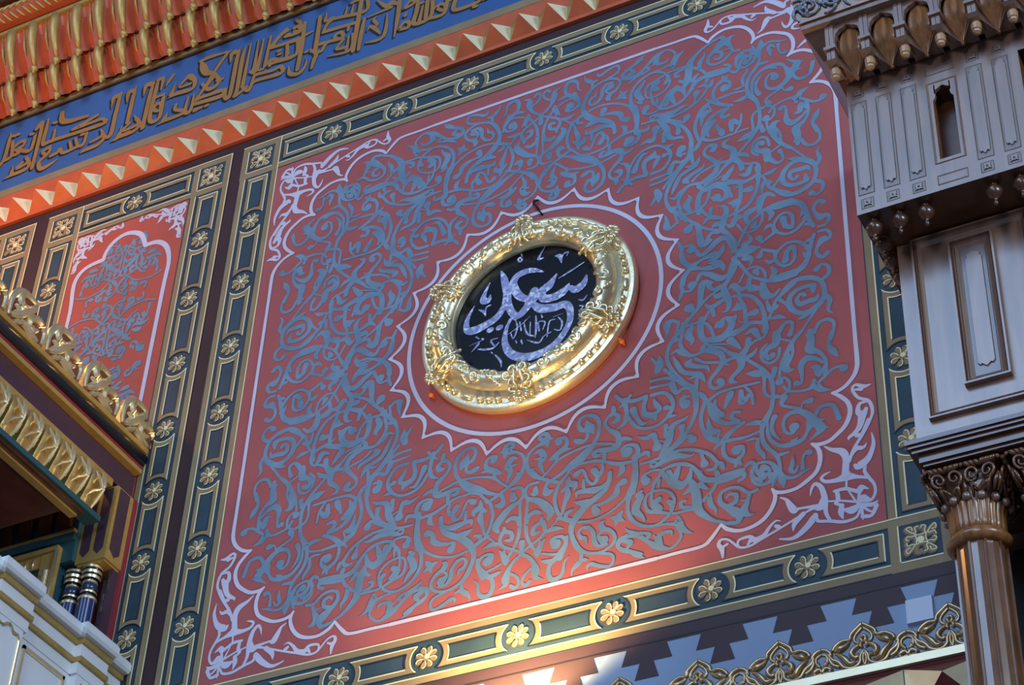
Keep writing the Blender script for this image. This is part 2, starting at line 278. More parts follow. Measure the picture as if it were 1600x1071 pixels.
# ---- traced outlines: u, v, width in millimetres
ARABESQUE = """127,-972,18 180,-946,22 225,-917,44 259,-901,53 300,-867,45 326,-836,24 348,-796,22 355,-742,20 339,-697,23 300,-672,19 265,-678,19 254,-710,21 271,-746,25 294,-744,25
293,-700,8 299,-724,37 309,-745,53 321,-766,29 327,-781,6
290,-743,21 298,-785,18 283,-806,20 260,-803,33 241,-793,25
76,-944,18 40,-912,33 15,-879,25 6,-833,17 16,-793,17 46,-767,15 81,-756,29 96,-744,46 105,-777,17
96,-748,29 64,-725,21 75,-706,25 99,-714,25 112,-740,25 131,-746,6
43,-801,10 71,-797,33 89,-833,35 73,-862,29 82,-899,18 94,-924,6
80,-839,25 45,-832,8
42,-879,6 31,-897,33 48,-923,29 72,-943,16
76,-949,16 113,-917,14 151,-877,16 189,-859,14 242,-845,14 303,-838,16 349,-843,16 410,-862,14 429,-872,16
159,-776,41 145,-759,14 166,-755,19 194,-765,19 199,-797,23 184,-818,33 150,-838,33 127,-857,25
188,-824,25 219,-827,8
154,-844,16 151,-877,24
419,-666,21 419,-697,29 393,-714,18 382,-746,18 401,-782,20 436,-815,32 447,-844,28 444,-877,36 417,-890,32 380,-887,32 353,-879,24 331,-885,24 342,-908,24 361,-903,12
447,-857,32 477,-853,24 504,-866,16
419,-701,20 444,-722,24 435,-745,33 416,-748,20
380,-896,24 380,-938,20
263,-924,16 297,-926,16 350,-933,18 399,-957,18 448,-980,24 489,-984,20 523,-986,20
463,-989,24 464,-1022,30 442,-1045,6
369,-956,16 374,-983,18 355,-1011,28 332,-979,36
351,-1010,20 344,-1037,24 326,-1048,18 303,-1024,16 291,-987,16 275,-959,16 249,-975,36
284,-1015,14 285,-1061,20
401,-1053,12 367,-1077,24 308,-1076,30 262,-1071,24 247,-1075,8
215,-977,8 216,-1011,32 246,-1033,28 239,-1052,6
216,-1011,24 186,-1044,20
181,-1001,12 214,-947,14 263,-924,16
485,-928,64 463,-904,20 489,-893,16 526,-907,24 539,-945,24 523,-969,32 527,-1029,27 527,-1091,27 512,-1148,31
530,-975,24 556,-962,24 582,-962,24 591,-988,6
408,-1014,24 404,-1055,26 383,-1098,29 342,-1127,35 309,-1147,35 269,-1180,43 247,-1211,39 233,-1243,31 234,-1284,25 254,-1334,23 284,-1378,21 329,-1402,17 383,-1405,17 427,-1378,19 433,-1344,19 411,-1310,21 378,-1292,31 370,-1266,31 385,-1254,6
383,-1350,50 357,-1326,17 378,-1300,15
311,-1265,19 334,-1300,23 339,-1345,27 361,-1375,19 397,-1374,15
311,-1269,23 282,-1261,16 267,-1285,17 279,-1311,23 298,-1318,19 306,-1350,6
249,-1121,12 286,-1136,39 324,-1138,35
252,-1097,6 255,-1077,20 285,-1073,26 342,-1090,26 379,-1072,18
164,-1179,16 194,-1190,24 240,-1217,27
175,-1170,20 158,-1128,20 149,-1075,20 159,-1024,20 170,-998,16 199,-968,14 214,-952,14
205,-1029,16 211,-1069,34 199,-1107,24 189,-1149,16 182,-1172,12
215,-982,10 216,-1015,36 246,-1024,28 243,-1053,8
205,-1187,20 208,-1167,24 234,-1156,14
253,-974,36
266,-1228,16 326,-1237,14 381,-1228,14 436,-1203,15 487,-1161,19 509,-1127,35 527,-1083,27 530,-1042,23
347,-1198,43 335,-1166,20 365,-1163,18 409,-1151,29 439,-1127,35 446,-1092,25 471,-1079,43
491,-1183,14 491,-1236,17 509,-1285,19 553,-1325,19
469,-1225,8 447,-1255,38 437,-1293,6
410,-1243,8 444,-1258,35 477,-1282,6
54,-989,24 52,-1018,36 36,-1013,12
65,-962,16 22,-963,16 4,-991,18 17,-1033,20 68,-1060,34 108,-1101,44 132,-1141,40 118,-1170,16
18,-1046,16 16,-1100,16 15,-1170,20 21,-1225,20 38,-1270,18 67,-1319,16
78,-1126,20 55,-1115,26 25,-1131,26 19,-1167,16
91,-1154,16 84,-1177,24 54,-1193,22 52,-1227,24 78,-1224,16
96,-1180,28 108,-1216,20 94,-1249,18 54,-1275,16 17,-1297,16 2,-1309,12
167,-1184,12 138,-1213,10
113,-1234,20 150,-1228,29 195,-1239,4
88,-952,16 115,-969,24 103,-999,22 110,-1030,44 136,-1026,16
115,-969,24 154,-987,20 177,-1000,16
160,-1308,58 140,-1282,20 163,-1274,18 193,-1281,18 210,-1314,21 198,-1351,23 181,-1386,29
84,-1267,6 85,-1299,24 74,-1329,39 75,-1349,12
97,-1339,12 143,-1356,14 176,-1361,15
484,-1328,6 510,-1349,23 553,-1369,19
546,-1375,19 492,-1364,19 456,-1382,19 452,-1408,19 474,-1430,17 510,-1444,21 553,-1467,19
481,-1385,19 506,-1396,30 488,-1422,15
-9,-1310,16 30,-1337,20 57,-1372,23 70,-1416,43 72,-1452,27 106,-1467,4
47,-1402,16 15,-1429,16 9,-1463,17 28,-1478,23 44,-1462,19
212,-1286,19 205,-1324,23 169,-1375,31 137,-1406,23 131,-1444,25 143,-1479,27 173,-1483,27 198,-1458,19 204,-1412,13 222,-1389,6
144,-1388,23 121,-1386,25 97,-1377,10
238,-1293,23 254,-1346,23 281,-1385,19 278,-1424,23 263,-1440,31 242,-1462,15 239,-1488,6
267,-1433,27 289,-1423,23 307,-1428,15
288,-1387,15 362,-1411,15 416,-1430,17 429,-1461,15 410,-1487,19 362,-1472,19 329,-1454,23 311,-1461,15 310,-1480,4
391,-1457,42
108,-1267,6 85,-1303,31 75,-1333,35 71,-1348,12
3,-1253,24 5,-1286,16 -5,-1311,12
523,-1040,24 516,-1108,31 498,-1156,35 494,-1204,17 498,-1254,19 528,-1306,19 575,-1336,19 625,-1342,17 675,-1312,17 697,-1275,15 702,-1236,15 683,-1198,15 647,-1175,15 611,-1169,13
604,-1167,13 578,-1184,15 571,-1226,17 585,-1263,19 625,-1278,23 675,-1300,15 704,-1308,15 746,-1309,15 785,-1308,19
632,-1216,31 611,-1238,42 636,-1265,34
676,-1240,23 693,-1262,30 686,-1291,15
655,-1080,15 615,-1125,21 604,-1167,15 600,-1206,15 611,-1246,23
633,-1122,23 633,-1161,6
553,-1154,19 534,-1171,25 555,-1177,27 538,-1205,38 527,-1246,42 549,-1272,25 567,-1302,13 564,-1313,4
575,-1109,47 560,-1080,16 586,-1067,14
777,-1165,23 790,-1201,45 800,-1245,45 803,-1285,49 810,-1323,41 841,-1363,28 875,-1393,20 909,-1410,17 944,-1428,16 982,-1431,15
791,-1193,34 755,-1219,19 740,-1225,4
819,-1198,34 840,-1220,19 857,-1231,4
789,-1301,26 754,-1295,23 732,-1281,21 733,-1261,19 750,-1258,15
891,-1154,23 897,-1189,30 855,-1188,23 820,-1161,23 820,-1133,19
893,-1199,19 879,-1231,19 853,-1260,19 828,-1281,22
857,-1269,26 863,-1310,28 883,-1340,15 883,-1367,4
893,-1207,23 939,-1205,26 1010,-1194,22
734,-1176,42 763,-1157,30 776,-1124,21
677,-1094,35 691,-1143,46 734,-1179,42
625,-1346,15 664,-1349,15 700,-1359,22 717,-1352,34 728,-1383,41 752,-1409,22 783,-1428,4
718,-1332,19 728,-1367,34
717,-1384,15 731,-1427,15 709,-1460,15 674,-1473,17 624,-1448,37 582,-1413,21 549,-1380,23 517,-1359,19 481,-1321,6
582,-1393,19 592,-1378,17 549,-1360,15
632,-1442,41 632,-1403,30 653,-1389,22 685,-1392,17 690,-1411,7
610,-1389,6 624,-1421,22
488,-1355,17 452,-1369,17 447,-1399,17 474,-1422,17 503,-1438,19 532,-1466,24 567,-1489,6
474,-1381,19 499,-1392,30 496,-1416,11
809,-727,24 808,-795,24 789,-861,22 755,-918,20 714,-952,18 666,-983,20 644,-1002,23 604,-1010,16 552,-1011,14
774,-821,4 752,-837,20 712,-846,26 689,-873,38 682,-921,39 656,-972,31 641,-1001,23
667,-844,24 669,-900,28
741,-874,35 740,-910,22 714,-948,16 663,-986,16
787,-956,47 769,-931,20 740,-952,16 685,-985,18 648,-1011,19
534,-864,6 575,-883,26 608,-877,34 621,-915,22 626,-946,51
630,-913,8 663,-928,10
648,-1003,20 703,-995,18 765,-1001,17 822,-1027,19 865,-1060,19 896,-1107,19 913,-1120,27 923,-1148,15
826,-1032,19 832,-1067,17 839,-1098,42
895,-1115,19 881,-1135,25 852,-1133,13
626,-1038,23 666,-1025,33 714,-1019,35 757,-1034,23 786,-1037,12 797,-1025,2
641,-1038,23 604,-1044,16 598,-1021,12 622,-1024,10
648,-1073,17 691,-1062,19 742,-1069,23 781,-1093,19 813,-1139,25 834,-1174,32 880,-1191,30 933,-1183,30 1010,-1178,22
778,-1092,15 777,-1141,17 766,-1170,21
724,-1080,19 713,-1113,33 698,-1146,42
644,-1076,15 666,-1116,29
567,-1095,39 571,-1071,16 611,-1062,14 644,-1076,14 622,-1111,12
472,-648,37 480,-690,24 484,-730,24 473,-770,26 439,-792,8
492,-746,16 522,-799,20 567,-830,18 627,-832,18 668,-806,20 694,-771,24 702,-731,20 683,-686,20
668,-750,32 687,-756,20
682,-800,28 714,-806,10
514,-710,37 533,-763,22 556,-801,22 586,-799,4
430,-608,17 461,-644,21 518,-663,24 575,-659,24
502,-627,16 476,-658,20 446,-683,4
575,-668,24 563,-712,24 571,-754,32 612,-775,36 619,-799,12
612,-687,8 623,-719,28 640,-750,24 612,-767,24
757,-757,56 737,-729,20 754,-711,16
852,-767,24 833,-825,20 828,-878,22 842,-933,23 866,-974,31 916,-1006,31
861,-863,6 864,-911,27 878,-944,43 910,-946,15 902,-977,12
916,-1006,42 937,-1009,23 1015,-1016,19
1018,-938,19 967,-964,25 930,-998,31 898,-1021,19 881,-1045,4
926,-1022,19 929,-1072,19 949,-1111,19 984,-1129,30 1001,-1147,11
980,-1136,26 979,-1160,4
831,-738,20 863,-783,24 880,-840,43 901,-888,29 940,-918,23 997,-931,19
896,-781,12 888,-825,31 923,-870,31
1002,-879,17 973,-874,23 965,-901,25 997,-923,17
961,-781,39 942,-821,23 938,-843,6
1153,-839,23 1144,-899,23 1124,-939,29 1109,-967,36 1097,-1001,23 1099,-1059,23 1121,-1106,21 1154,-1149,22 1166,-1197,18 1164,-1236,26
1105,-970,23 1067,-956,29 1028,-956,10
1094,-1003,13 1037,-1015,15 983,-1015,15 930,-1006,19
1123,-971,11 1121,-1020,17 1133,-1065,19 1173,-1106,21 1225,-1114,32 1270,-1104,22 1293,-1070,20 1308,-1034,45 1314,-1003,37
1229,-1103,30 1250,-1087,6
1155,-953,30 1140,-993,21 1145,-1036,19 1175,-1080,4
1078,-1044,15 1076,-1092,24 1099,-1132,19 1102,-1157,4
1025,-1038,6 1050,-1035,15 1085,-1042,8
1164,-1152,22 1206,-1149,15
1236,-1032,52 1224,-1061,17 1197,-1042,17 1191,-993,17 1215,-959,23 1260,-957,28 1300,-990,37 1326,-1035,48 1358,-1074,33 1333,-1095,22 1297,-1122,4
1329,-1036,33 1367,-1030,7
1341,-1069,33 1380,-1077,7
1327,-1003,22 1350,-969,22 1381,-963,22 1411,-981,20 1428,-1047,26
1201,-867,38 1188,-900,19 1223,-924,15 1268,-947,19
1311,-919,38 1280,-922,11 1271,-948,11
985,-1069,57 1009,-1064,23 1011,-1097,19 984,-1125,26 974,-1155,8
930,-1010,19 922,-1053,17 935,-1094,17 973,-1122,23
1097,-1196,41 1121,-1211,17 1113,-1233,22 1078,-1222,22 1063,-1178,19 1088,-1165,15 1129,-1181,19 1154,-1225,31 1180,-1265,22 1200,-1279,15 1234,-1281,13 1269,-1264,15 1307,-1255,5
1066,-1179,19 1043,-1151,22 1021,-1165,17
1049,-1181,15 1051,-1226,17 1084,-1260,18
1263,-1246,22 1265,-1203,13 1277,-1178,18 1294,-1177,33
1222,-1178,6 1220,-1213,24 1212,-1242,22 1229,-1255,18 1245,-1232,9
1133,-1247,44 1132,-1274,22
1065,-1296,18 1027,-1299,18 990,-1264,17 948,-1252,17 909,-1268,19 905,-1311,24 935,-1347,30 969,-1377,51 986,-1401,40 975,-1429,24 940,-1423,22
975,-1295,22 971,-1326,24 936,-1339,22
930,-1302,6 948,-1283,17 972,-1291,20
1034,-1301,18 1019,-1348,24 1004,-1382,44 1024,-1408,22 1048,-1409,5
1019,-1334,18 985,-1326,4
1045,-1196,17 1050,-1250,17 1083,-1276,18 1122,-1271,22 1150,-1244,26
1092,-1238,41 1079,-1211,30
1142,-1265,24 1131,-1298,7
1164,-1252,29 1176,-1287,33 1178,-1319,4
1180,-1261,18 1214,-1279,16 1255,-1271,9
965,-1176,23 1010,-1194,22 1009,-1218,19 988,-1227,17
774,-287,17 747,-337,27 701,-385,25 678,-440,21 677,-498,21 703,-565,24 733,-619,32 766,-660,32 798,-693,38 805,-747,28 804,-781,24
732,-291,17 720,-355,17
751,-311,21 751,-352,21 739,-402,19 742,-440,21 772,-490,25 801,-505,20 846,-498,20
693,-463,6 723,-451,23 742,-475,21 772,-495,20
793,-344,25 777,-384,41 795,-422,27 785,-445,4
720,-391,29 693,-396,21
725,-292,17 702,-275,21 679,-286,42 678,-327,25 669,-364,6
839,-310,29 834,-358,35 840,-415,31 859,-453,27 839,-486,26 891,-513,34 927,-543,32 934,-585,30 914,-618,26 877,-662,20 872,-695,20 897,-719,20 927,-705,32 916,-684,36
933,-589,32 978,-582,20 1011,-580,32
809,-525,16 849,-561,16 912,-582,16 962,-614,6
775,-540,41 790,-521,10
771,-548,28 815,-572,26 860,-591,20 870,-621,4
774,-324,12 834,-331,17 872,-362,19 893,-420,18 889,-445,24
870,-443,33 926,-453,45 960,-429,37 983,-392,35 962,-353,25
920,-370,41 905,-383,16
959,-447,30 1019,-432,24 1057,-414,24 1122,-432,20
970,-478,40 1002,-520,26 1019,-546,4
862,-465,10 962,-499,8
869,-479,16 928,-508,16 964,-547,20 1007,-583,38
1054,-504,32 1045,-548,30 1018,-587,44 1016,-643,34 975,-682,24 971,-706,26 996,-719,6
1043,-600,26 1073,-588,26 1095,-561,4
1039,-607,16 1095,-666,20 1129,-716,25 1149,-757,23 1154,-818,21 1147,-892,21
1045,-543,24 1086,-522,16 1127,-510,16 1139,-465,22 1127,-411,20
1040,-471,8 1077,-461,36 1094,-494,28 1108,-521,16
1040,-686,8 1080,-699,43 1115,-720,25 1117,-763,17 1115,-805,17 1132,-840,15 1174,-850,15
1092,-751,14 1027,-747,16 955,-744,16 900,-752,20 859,-782,20
1027,-751,12 1055,-794,16 1063,-856,15
965,-769,35 946,-814,23
1166,-698,23 1154,-737,21
1012,-772,23 1014,-832,39 1047,-804,23
704,-481,8 722,-527,25 748,-580,26 792,-604,26 829,-625,34 851,-671,4
770,-631,6 807,-622,24
814,-641,20 806,-695,26
695,-628,36 717,-684,26 747,-672,20 780,-678,20
597,-583,16 669,-589,18 725,-621,20
597,-618,16 673,-625,16 703,-626,12
662,-538,16 710,-603,20
639,-454,6 639,-499,45 628,-535,33
601,-455,12 632,-505,25
601,-659,20 661,-665,20 694,-711,18 701,-748,18
798,-715,20 835,-731,20 859,-778,20
750,-746,40 739,-726,20 776,-720,14
1158,-626,35 1140,-637,24 1126,-606,28 1142,-581,30 1175,-566,44 1181,-515,44
1136,-557,14 1109,-587,16 1114,-637,16 1146,-665,16 1182,-647,18 1192,-598,16
1288,-539,16 1250,-587,26 1215,-649,25 1191,-702,16 1185,-751,16
1249,-605,16 1247,-652,16 1230,-696,8
1222,-652,35 1212,-709,43 1232,-733,25 1252,-729,4
1201,-553,12 1240,-575,12
1330,-550,27 1331,-602,39 1325,-652,47 1363,-678,23 1388,-725,19 1389,-768,19 1383,-809,23
1308,-564,6 1329,-584,31
1377,-739,15 1354,-714,19 1309,-694,39 1282,-724,33 1283,-776,19 1278,-816,15 1257,-809,31
1320,-749,6 1348,-755,35 1356,-800,25 1382,-762,17
1424,-587,16 1406,-654,21 1425,-695,35 1444,-731,4
1392,-589,47
1350,-840,15 1383,-813,19 1412,-789,17 1444,-783,19 1464,-798,45
1220,-840,15 1269,-855,15 1311,-857,19 1336,-844,38 1362,-877,32 1403,-891,4
1334,-818,19 1336,-852,34
1224,-841,15 1226,-791,17 1203,-762,15 1184,-777,46
1217,-838,15 1191,-855,15 1156,-852,15 1125,-830,15
1166,-702,31 1157,-742,21
1201,-808,15 1217,-838,15
1001,-19,34 1004,-72,27 971,-135,27 948,-169,31 958,-219,40 972,-270,31 959,-307,21 933,-309,4
954,-208,31 916,-208,35 900,-193,6
942,-241,25 889,-263,31 859,-236,8
889,-263,27 899,-317,21
877,-282,17 850,-327,21
989,-43,17 972,-98,21 934,-112,40 885,-71,32 843,-50,26 823,-86,19
890,-124,25 854,-111,42 841,-153,36 837,-203,31 829,-237,25 809,-258,21 783,-230,55
876,-133,25 898,-165,21 933,-154,17
933,-168,17 867,-205,17 821,-253,21 782,-294,19 747,-351,21
846,-326,21 781,-331,12 755,-331,12
756,97,22 771,43,17 825,-10,19 886,-38,19 932,-36,17
802,13,17 758,-33,17 746,-86,19 752,-121,23 736,-166,17
757,-127,17 792,-131,21 800,-103,55
802,18,17 849,29,15 918,31,15
875,-3,6 917,-11,34 947,-46,30 952,-76,4
1016,-43,21 1052,-109,17 1080,-157,17 1117,-184,17 1160,-209,23 1215,-220,27 1279,-211,39
1052,-109,13 1023,-168,15
1063,-104,13 1101,-104,15 1137,-140,17 1143,-189,16 1130,-212,29 1139,-280,49 1175,-298,28 1206,-272,12
1100,-131,37 1110,-154,17
1072,-163,25 1064,-197,27 1078,-221,45 1111,-233,29
1056,-208,21 1018,-208,35 993,-171,31 968,-195,4
1018,-208,21 1021,-260,21 1041,-313,20 1044,-359,24 1046,-410,24
984,-237,17 1032,-246,19 1080,-272,21 1115,-330,22 1131,-395,22 1133,-441,24 1124,-486,20
1009,-283,12 1012,-307,41 978,-316,4
1034,-320,25 1012,-312,25
1088,-362,45 1058,-365,24
1013,-389,6 1046,-410,16
1133,-441,24 1079,-417,20 1041,-431,24 985,-456,20
1276,-261,24 1223,-301,20 1185,-333,20 1160,-401,16 1141,-430,16
1145,-318,12 1157,-373,28 1187,-365,28
1163,-424,16 1196,-427,28 1227,-445,4
1192,-326,16 1228,-362,16 1251,-411,16
928,-377,45 947,-348,25 984,-366,35 995,-360,25 1003,-341,4
984,-366,39 971,-415,35 933,-447,33
1200,-325,20 1239,-270,20 1284,-250,26 1339,-257,30 1384,-283,26 1404,-326,24 1404,-380,26 1381,-417,34 1336,-445,34 1289,-438,26 1255,-403,30 1246,-350,30 1270,-314,26 1311,-301,26 1361,-306,24
1395,-291,24 1429,-267,24 1431,-227,20 1403,-203,18 1379,-221,36
1357,-318,36 1356,-345,16
1316,-348,24 1302,-334,16 1282,-359,22 1292,-389,30 1335,-387,30 1368,-385,28 1377,-357,4
1200,-325,16 1234,-373,16
1411,-383,24 1427,-416,26 1417,-465,16 1437,-492,4
1354,-443,24 1303,-465,26 1280,-472,6
1373,-432,16 1334,-485,14 1299,-534,16 1257,-581,18
1347,-569,20 1371,-524,20 1407,-515,20 1434,-538,18 1435,-578,16 1418,-632,15
1393,-580,55
1241,-541,28 1253,-509,18 1251,-478,20 1223,-472,22 1192,-510,30
1173,-539,48
1349,-127,25 1324,-182,27 1275,-206,35 1227,-202,39 1157,-208,25
1174,-136,12 1188,-169,33 1168,-194,14
1195,-101,17 1222,-144,16 1259,-149,16 1287,-113,16
1208,-50,17 1250,-23,17 1295,-31,19 1330,-63,21 1347,-93,29
1377,-20,21 1364,-53,23 1350,-104,27 1332,-162,27 1294,-194,31 1235,-200,33
1334,-126,29 1319,-97,4
1361,-42,25 1342,-47,19
1196,-64,25 1195,-101,19 1222,-144,19 1259,-149,19 1283,-116,19 1279,-53,23 1248,-74,33
1238,-122,37 1247,-84,29
1134,-17,17 1182,-45,21 1204,-58,25
1122,-50,38 1134,-22,13
1147,-85,8 1168,-105,27 1195,-97,17
1399,-10,17 1433,-13,17 1451,-44,21 1440,-68,21 1415,-63,45 1391,-91,21 1382,-130,20 1406,-162,24 1432,-146,28
1032,3,59 1082,12,36 1129,-3,4
1054,-34,42 1084,-55,25 1071,-92,4"""
CORNER = """1549,-1090,16 1497,-1194,16 1457,-1265,17 1444,-1308,32
1457,-1265,11 1487,-1221,32 1520,-1222,22 1536,-1203,3
1359,-1169,8 1390,-1194,25 1430,-1215,44 1445,-1250,41 1437,-1294,27 1440,-1330,54
1559,-1162,7 1563,-1214,23 1547,-1263,32 1525,-1291,46 1494,-1306,51 1480,-1298,21
1525,-1297,21 1517,-1336,21 1530,-1369,21 1551,-1410,18 1553,-1451,18 1534,-1480,21 1503,-1465,53
1529,-1372,19 1486,-1356,24 1442,-1343,54 1396,-1347,30 1352,-1339,22 1338,-1318,19 1354,-1305,16 1379,-1298,4
1441,-1354,13 1438,-1394,13
1388,-1397,19 1433,-1398,24 1462,-1413,22 1491,-1427,32 1497,-1409,34 1530,-1427,4
1398,-1400,24 1401,-1441,27 1390,-1455,21 1414,-1473,18
1356,-1437,11 1415,-1451,13 1473,-1473,16
1447,-1414,10 1473,-1473,13
1491,-1421,16 1482,-1487,26
1487,-1489,21 1535,-1503,29 1563,-1491,5
1487,-1489,21 1532,-1536,13 1552,-1508,23
1491,-1496,21 1494,-1531,18 1496,-1565,5
1495,-1548,26 1531,-1553,22 1554,-1514,26
1487,-1489,21 1456,-1506,53 1427,-1497,21
1414,-1473,29 1409,-1506,34 1417,-1540,4
1485,-1517,16 1468,-1546,18 1419,-1552,21 1365,-1534,21 1311,-1519,16
1365,-1534,18 1348,-1489,24 1347,-1425,35 1335,-1364,30 1311,-1339,23 1295,-1358,16 1287,-1391,4
1342,-1418,35 1328,-1454,53 1290,-1444,24 1240,-1438,17 1218,-1440,46 1199,-1406,35 1185,-1378,19 1162,-1363,8
1328,-1449,32 1280,-1458,17 1213,-1485,15 1146,-1512,15 1084,-1535,16 1032,-1555,16 997,-1557,16 976,-1545,16 980,-1517,16 1024,-1512,23 1048,-1534,35 1085,-1524,30 1111,-1491,20 1138,-1469,13 1160,-1476,4
1033,-1527,32 1017,-1548,13
1149,-1501,29 1137,-1492,21
1254,-1468,32 1217,-1503,33 1209,-1538,4
1151,-1559,10 1209,-1570,25 1260,-1539,40 1298,-1498,42 1303,-1488,32
1303,-1493,27 1316,-1520,19 1365,-1534,16
975,-1548,14 935,-1503,14 904,-1494,16 893,-1514,25 906,-1541,29 909,-1580,11
906,-1533,22 931,-1521,14
1573,-918,6 1542,-920,28 1509,-901,19 1494,-921,19 1515,-969,19 1557,-999,21 1570,-1052,20 1557,-1096,18 1526,-1151,20 1481,-1217,20 1458,-1273,20
1504,-924,13 1531,-931,26
1557,-999,19 1519,-1003,22 1510,-1041,33 1525,-1062,48 1512,-1114,36 1490,-1140,28 1465,-1156,20 1463,-1167,7
1532,-1064,37 1544,-1036,26
1499,-1155,33 1516,-1156,18"""
SCALLOP = """624,-1507,15 716,-1504,15 821,-1502,16 861,-1476,18 906,-1420,12
906,-1420,12 931,-1449,18 978,-1471,17 1028,-1470,17 1077,-1453,19 1112,-1421,19 1134,-1381,19 1141,-1344,17 1130,-1312,12
1130,-1312,12 1143,-1329,17 1177,-1340,17 1229,-1338,17 1273,-1317,19 1316,-1285,19 1336,-1241,20 1338,-1197,20 1329,-1165,18 1307,-1139,12
1307,-1139,12 1334,-1151,19 1377,-1148,19 1413,-1127,19 1455,-1088,21 1477,-1030,21 1470,-979,19 1438,-936,18 1408,-911,12
1408,-911,12 1440,-906,18 1473,-887,18 1505,-851,20 1521,-809,21 1524,-755,20 1523,-625,18 1523,-197,19"""
SMALL_BLUE = """-2615,1440,47 -2563,1437,19 -2533,1465,22
-2503,1421,63 -2477,1435,28
-2615,1369,71 -2653,1343,31 -2549,1289,19
-2447,1353,62 -2485,1327,47 -2511,1274,39
-2387,1298,31 -2318,1264,69 -2262,1228,15
-2351,1214,77 -2377,1162,34 -2313,1123,46 -2279,1049,45 -2334,1085,30
-2718,1304,39 -2795,1254,55 -2715,1186,34
-2689,1230,70 -2574,1157,62 -2515,1182,69 -2431,1151,46
-2789,1158,47 -2803,1086,59 -2720,1102,43 -2690,1200,23
-2567,1124,22 -2587,1008,21 -2549,889,21 -2453,825,36 -2358,762,21
-2467,1118,23 -2480,1000,23 -2379,873,22 -2471,846,21
-2404,1156,23 -2361,1018,60 -2394,954,68 -2321,898,33
-2281,869,59 -2349,863,30
-2684,997,46 -2754,992,49 -2721,934,58 -2776,893,24
-2727,997,21 -2640,989,24 -2599,891,24 -2672,902,33
-2831,882,64 -2766,912,38 -2646,877,15
-2837,975,15 -2777,1030,18
-2560,803,37 -2582,736,52 -2646,743,37 -2725,785,21
-2455,692,50 -2473,640,23 -2421,586,20 -2385,646,20 -2479,745,21 -2530,718,18
-2652,701,51 -2667,640,21 -2583,604,18
-2352,730,50 -2282,647,32 -2274,529,14
-2441,761,22 -2326,736,29
-2553,697,18 -2537,545,26 -2497,417,17
-2496,582,22 -2402,558,46 -2364,502,14
-2445,500,70 -2401,414,17
-2329,533,36 -2370,461,20 -2292,406,14
-2329,461,55 -2263,397,20 -2324,360,14
-2533,458,51 -2459,433,65 -2381,379,21
-2352,370,17 -2364,289,42 -2310,216,14"""
SMALL_PALE = """-2857,771,27 -2851,1041,28 -2866,1249,32 -2812,1339,32 -2693,1362,32
-2693,1362,32 -2683,1418,29 -2637,1481,32 -2555,1506,32 -2460,1461,35 -2413,1363,31
-2413,1363,31 -2327,1354,34 -2259,1289,34 -2226,1168,30 -2231,970,30 -2237,110,28
-2908,1585,24 -2831,1498,72 -2766,1434,72 -2741,1384,24
-2908,1552,65 -2894,1482,48 -2832,1434,72 -2762,1416,40
-2906,1470,32 -2899,1387,26 -2854,1363,25 -2799,1382,16
-2895,1370,48 -2901,1309,25 -2911,1187,16
-2771,1532,40 -2699,1537,48 -2654,1455,48 -2732,1445,24
-2719,1529,40 -2651,1551,32 -2609,1486,32
-2614,1512,40 -2580,1564,24 -2570,1584,16
-2541,1549,13 -2531,1569,24 -2471,1521,55 -2428,1521,16
-2194,1569,16 -2247,1546,63 -2300,1527,47
-2207,1563,39 -2206,1474,34 -2222,1401,46 -2290,1387,54
-2303,1545,47 -2359,1534,47 -2360,1422,31
-2419,1590,16 -2365,1569,47 -2313,1597,32
-2194,1358,38 -2181,1244,38 -2194,1155,12
-2433,1547,16 -2371,1604,40
-2261,1464,62 -2331,1459,39"""
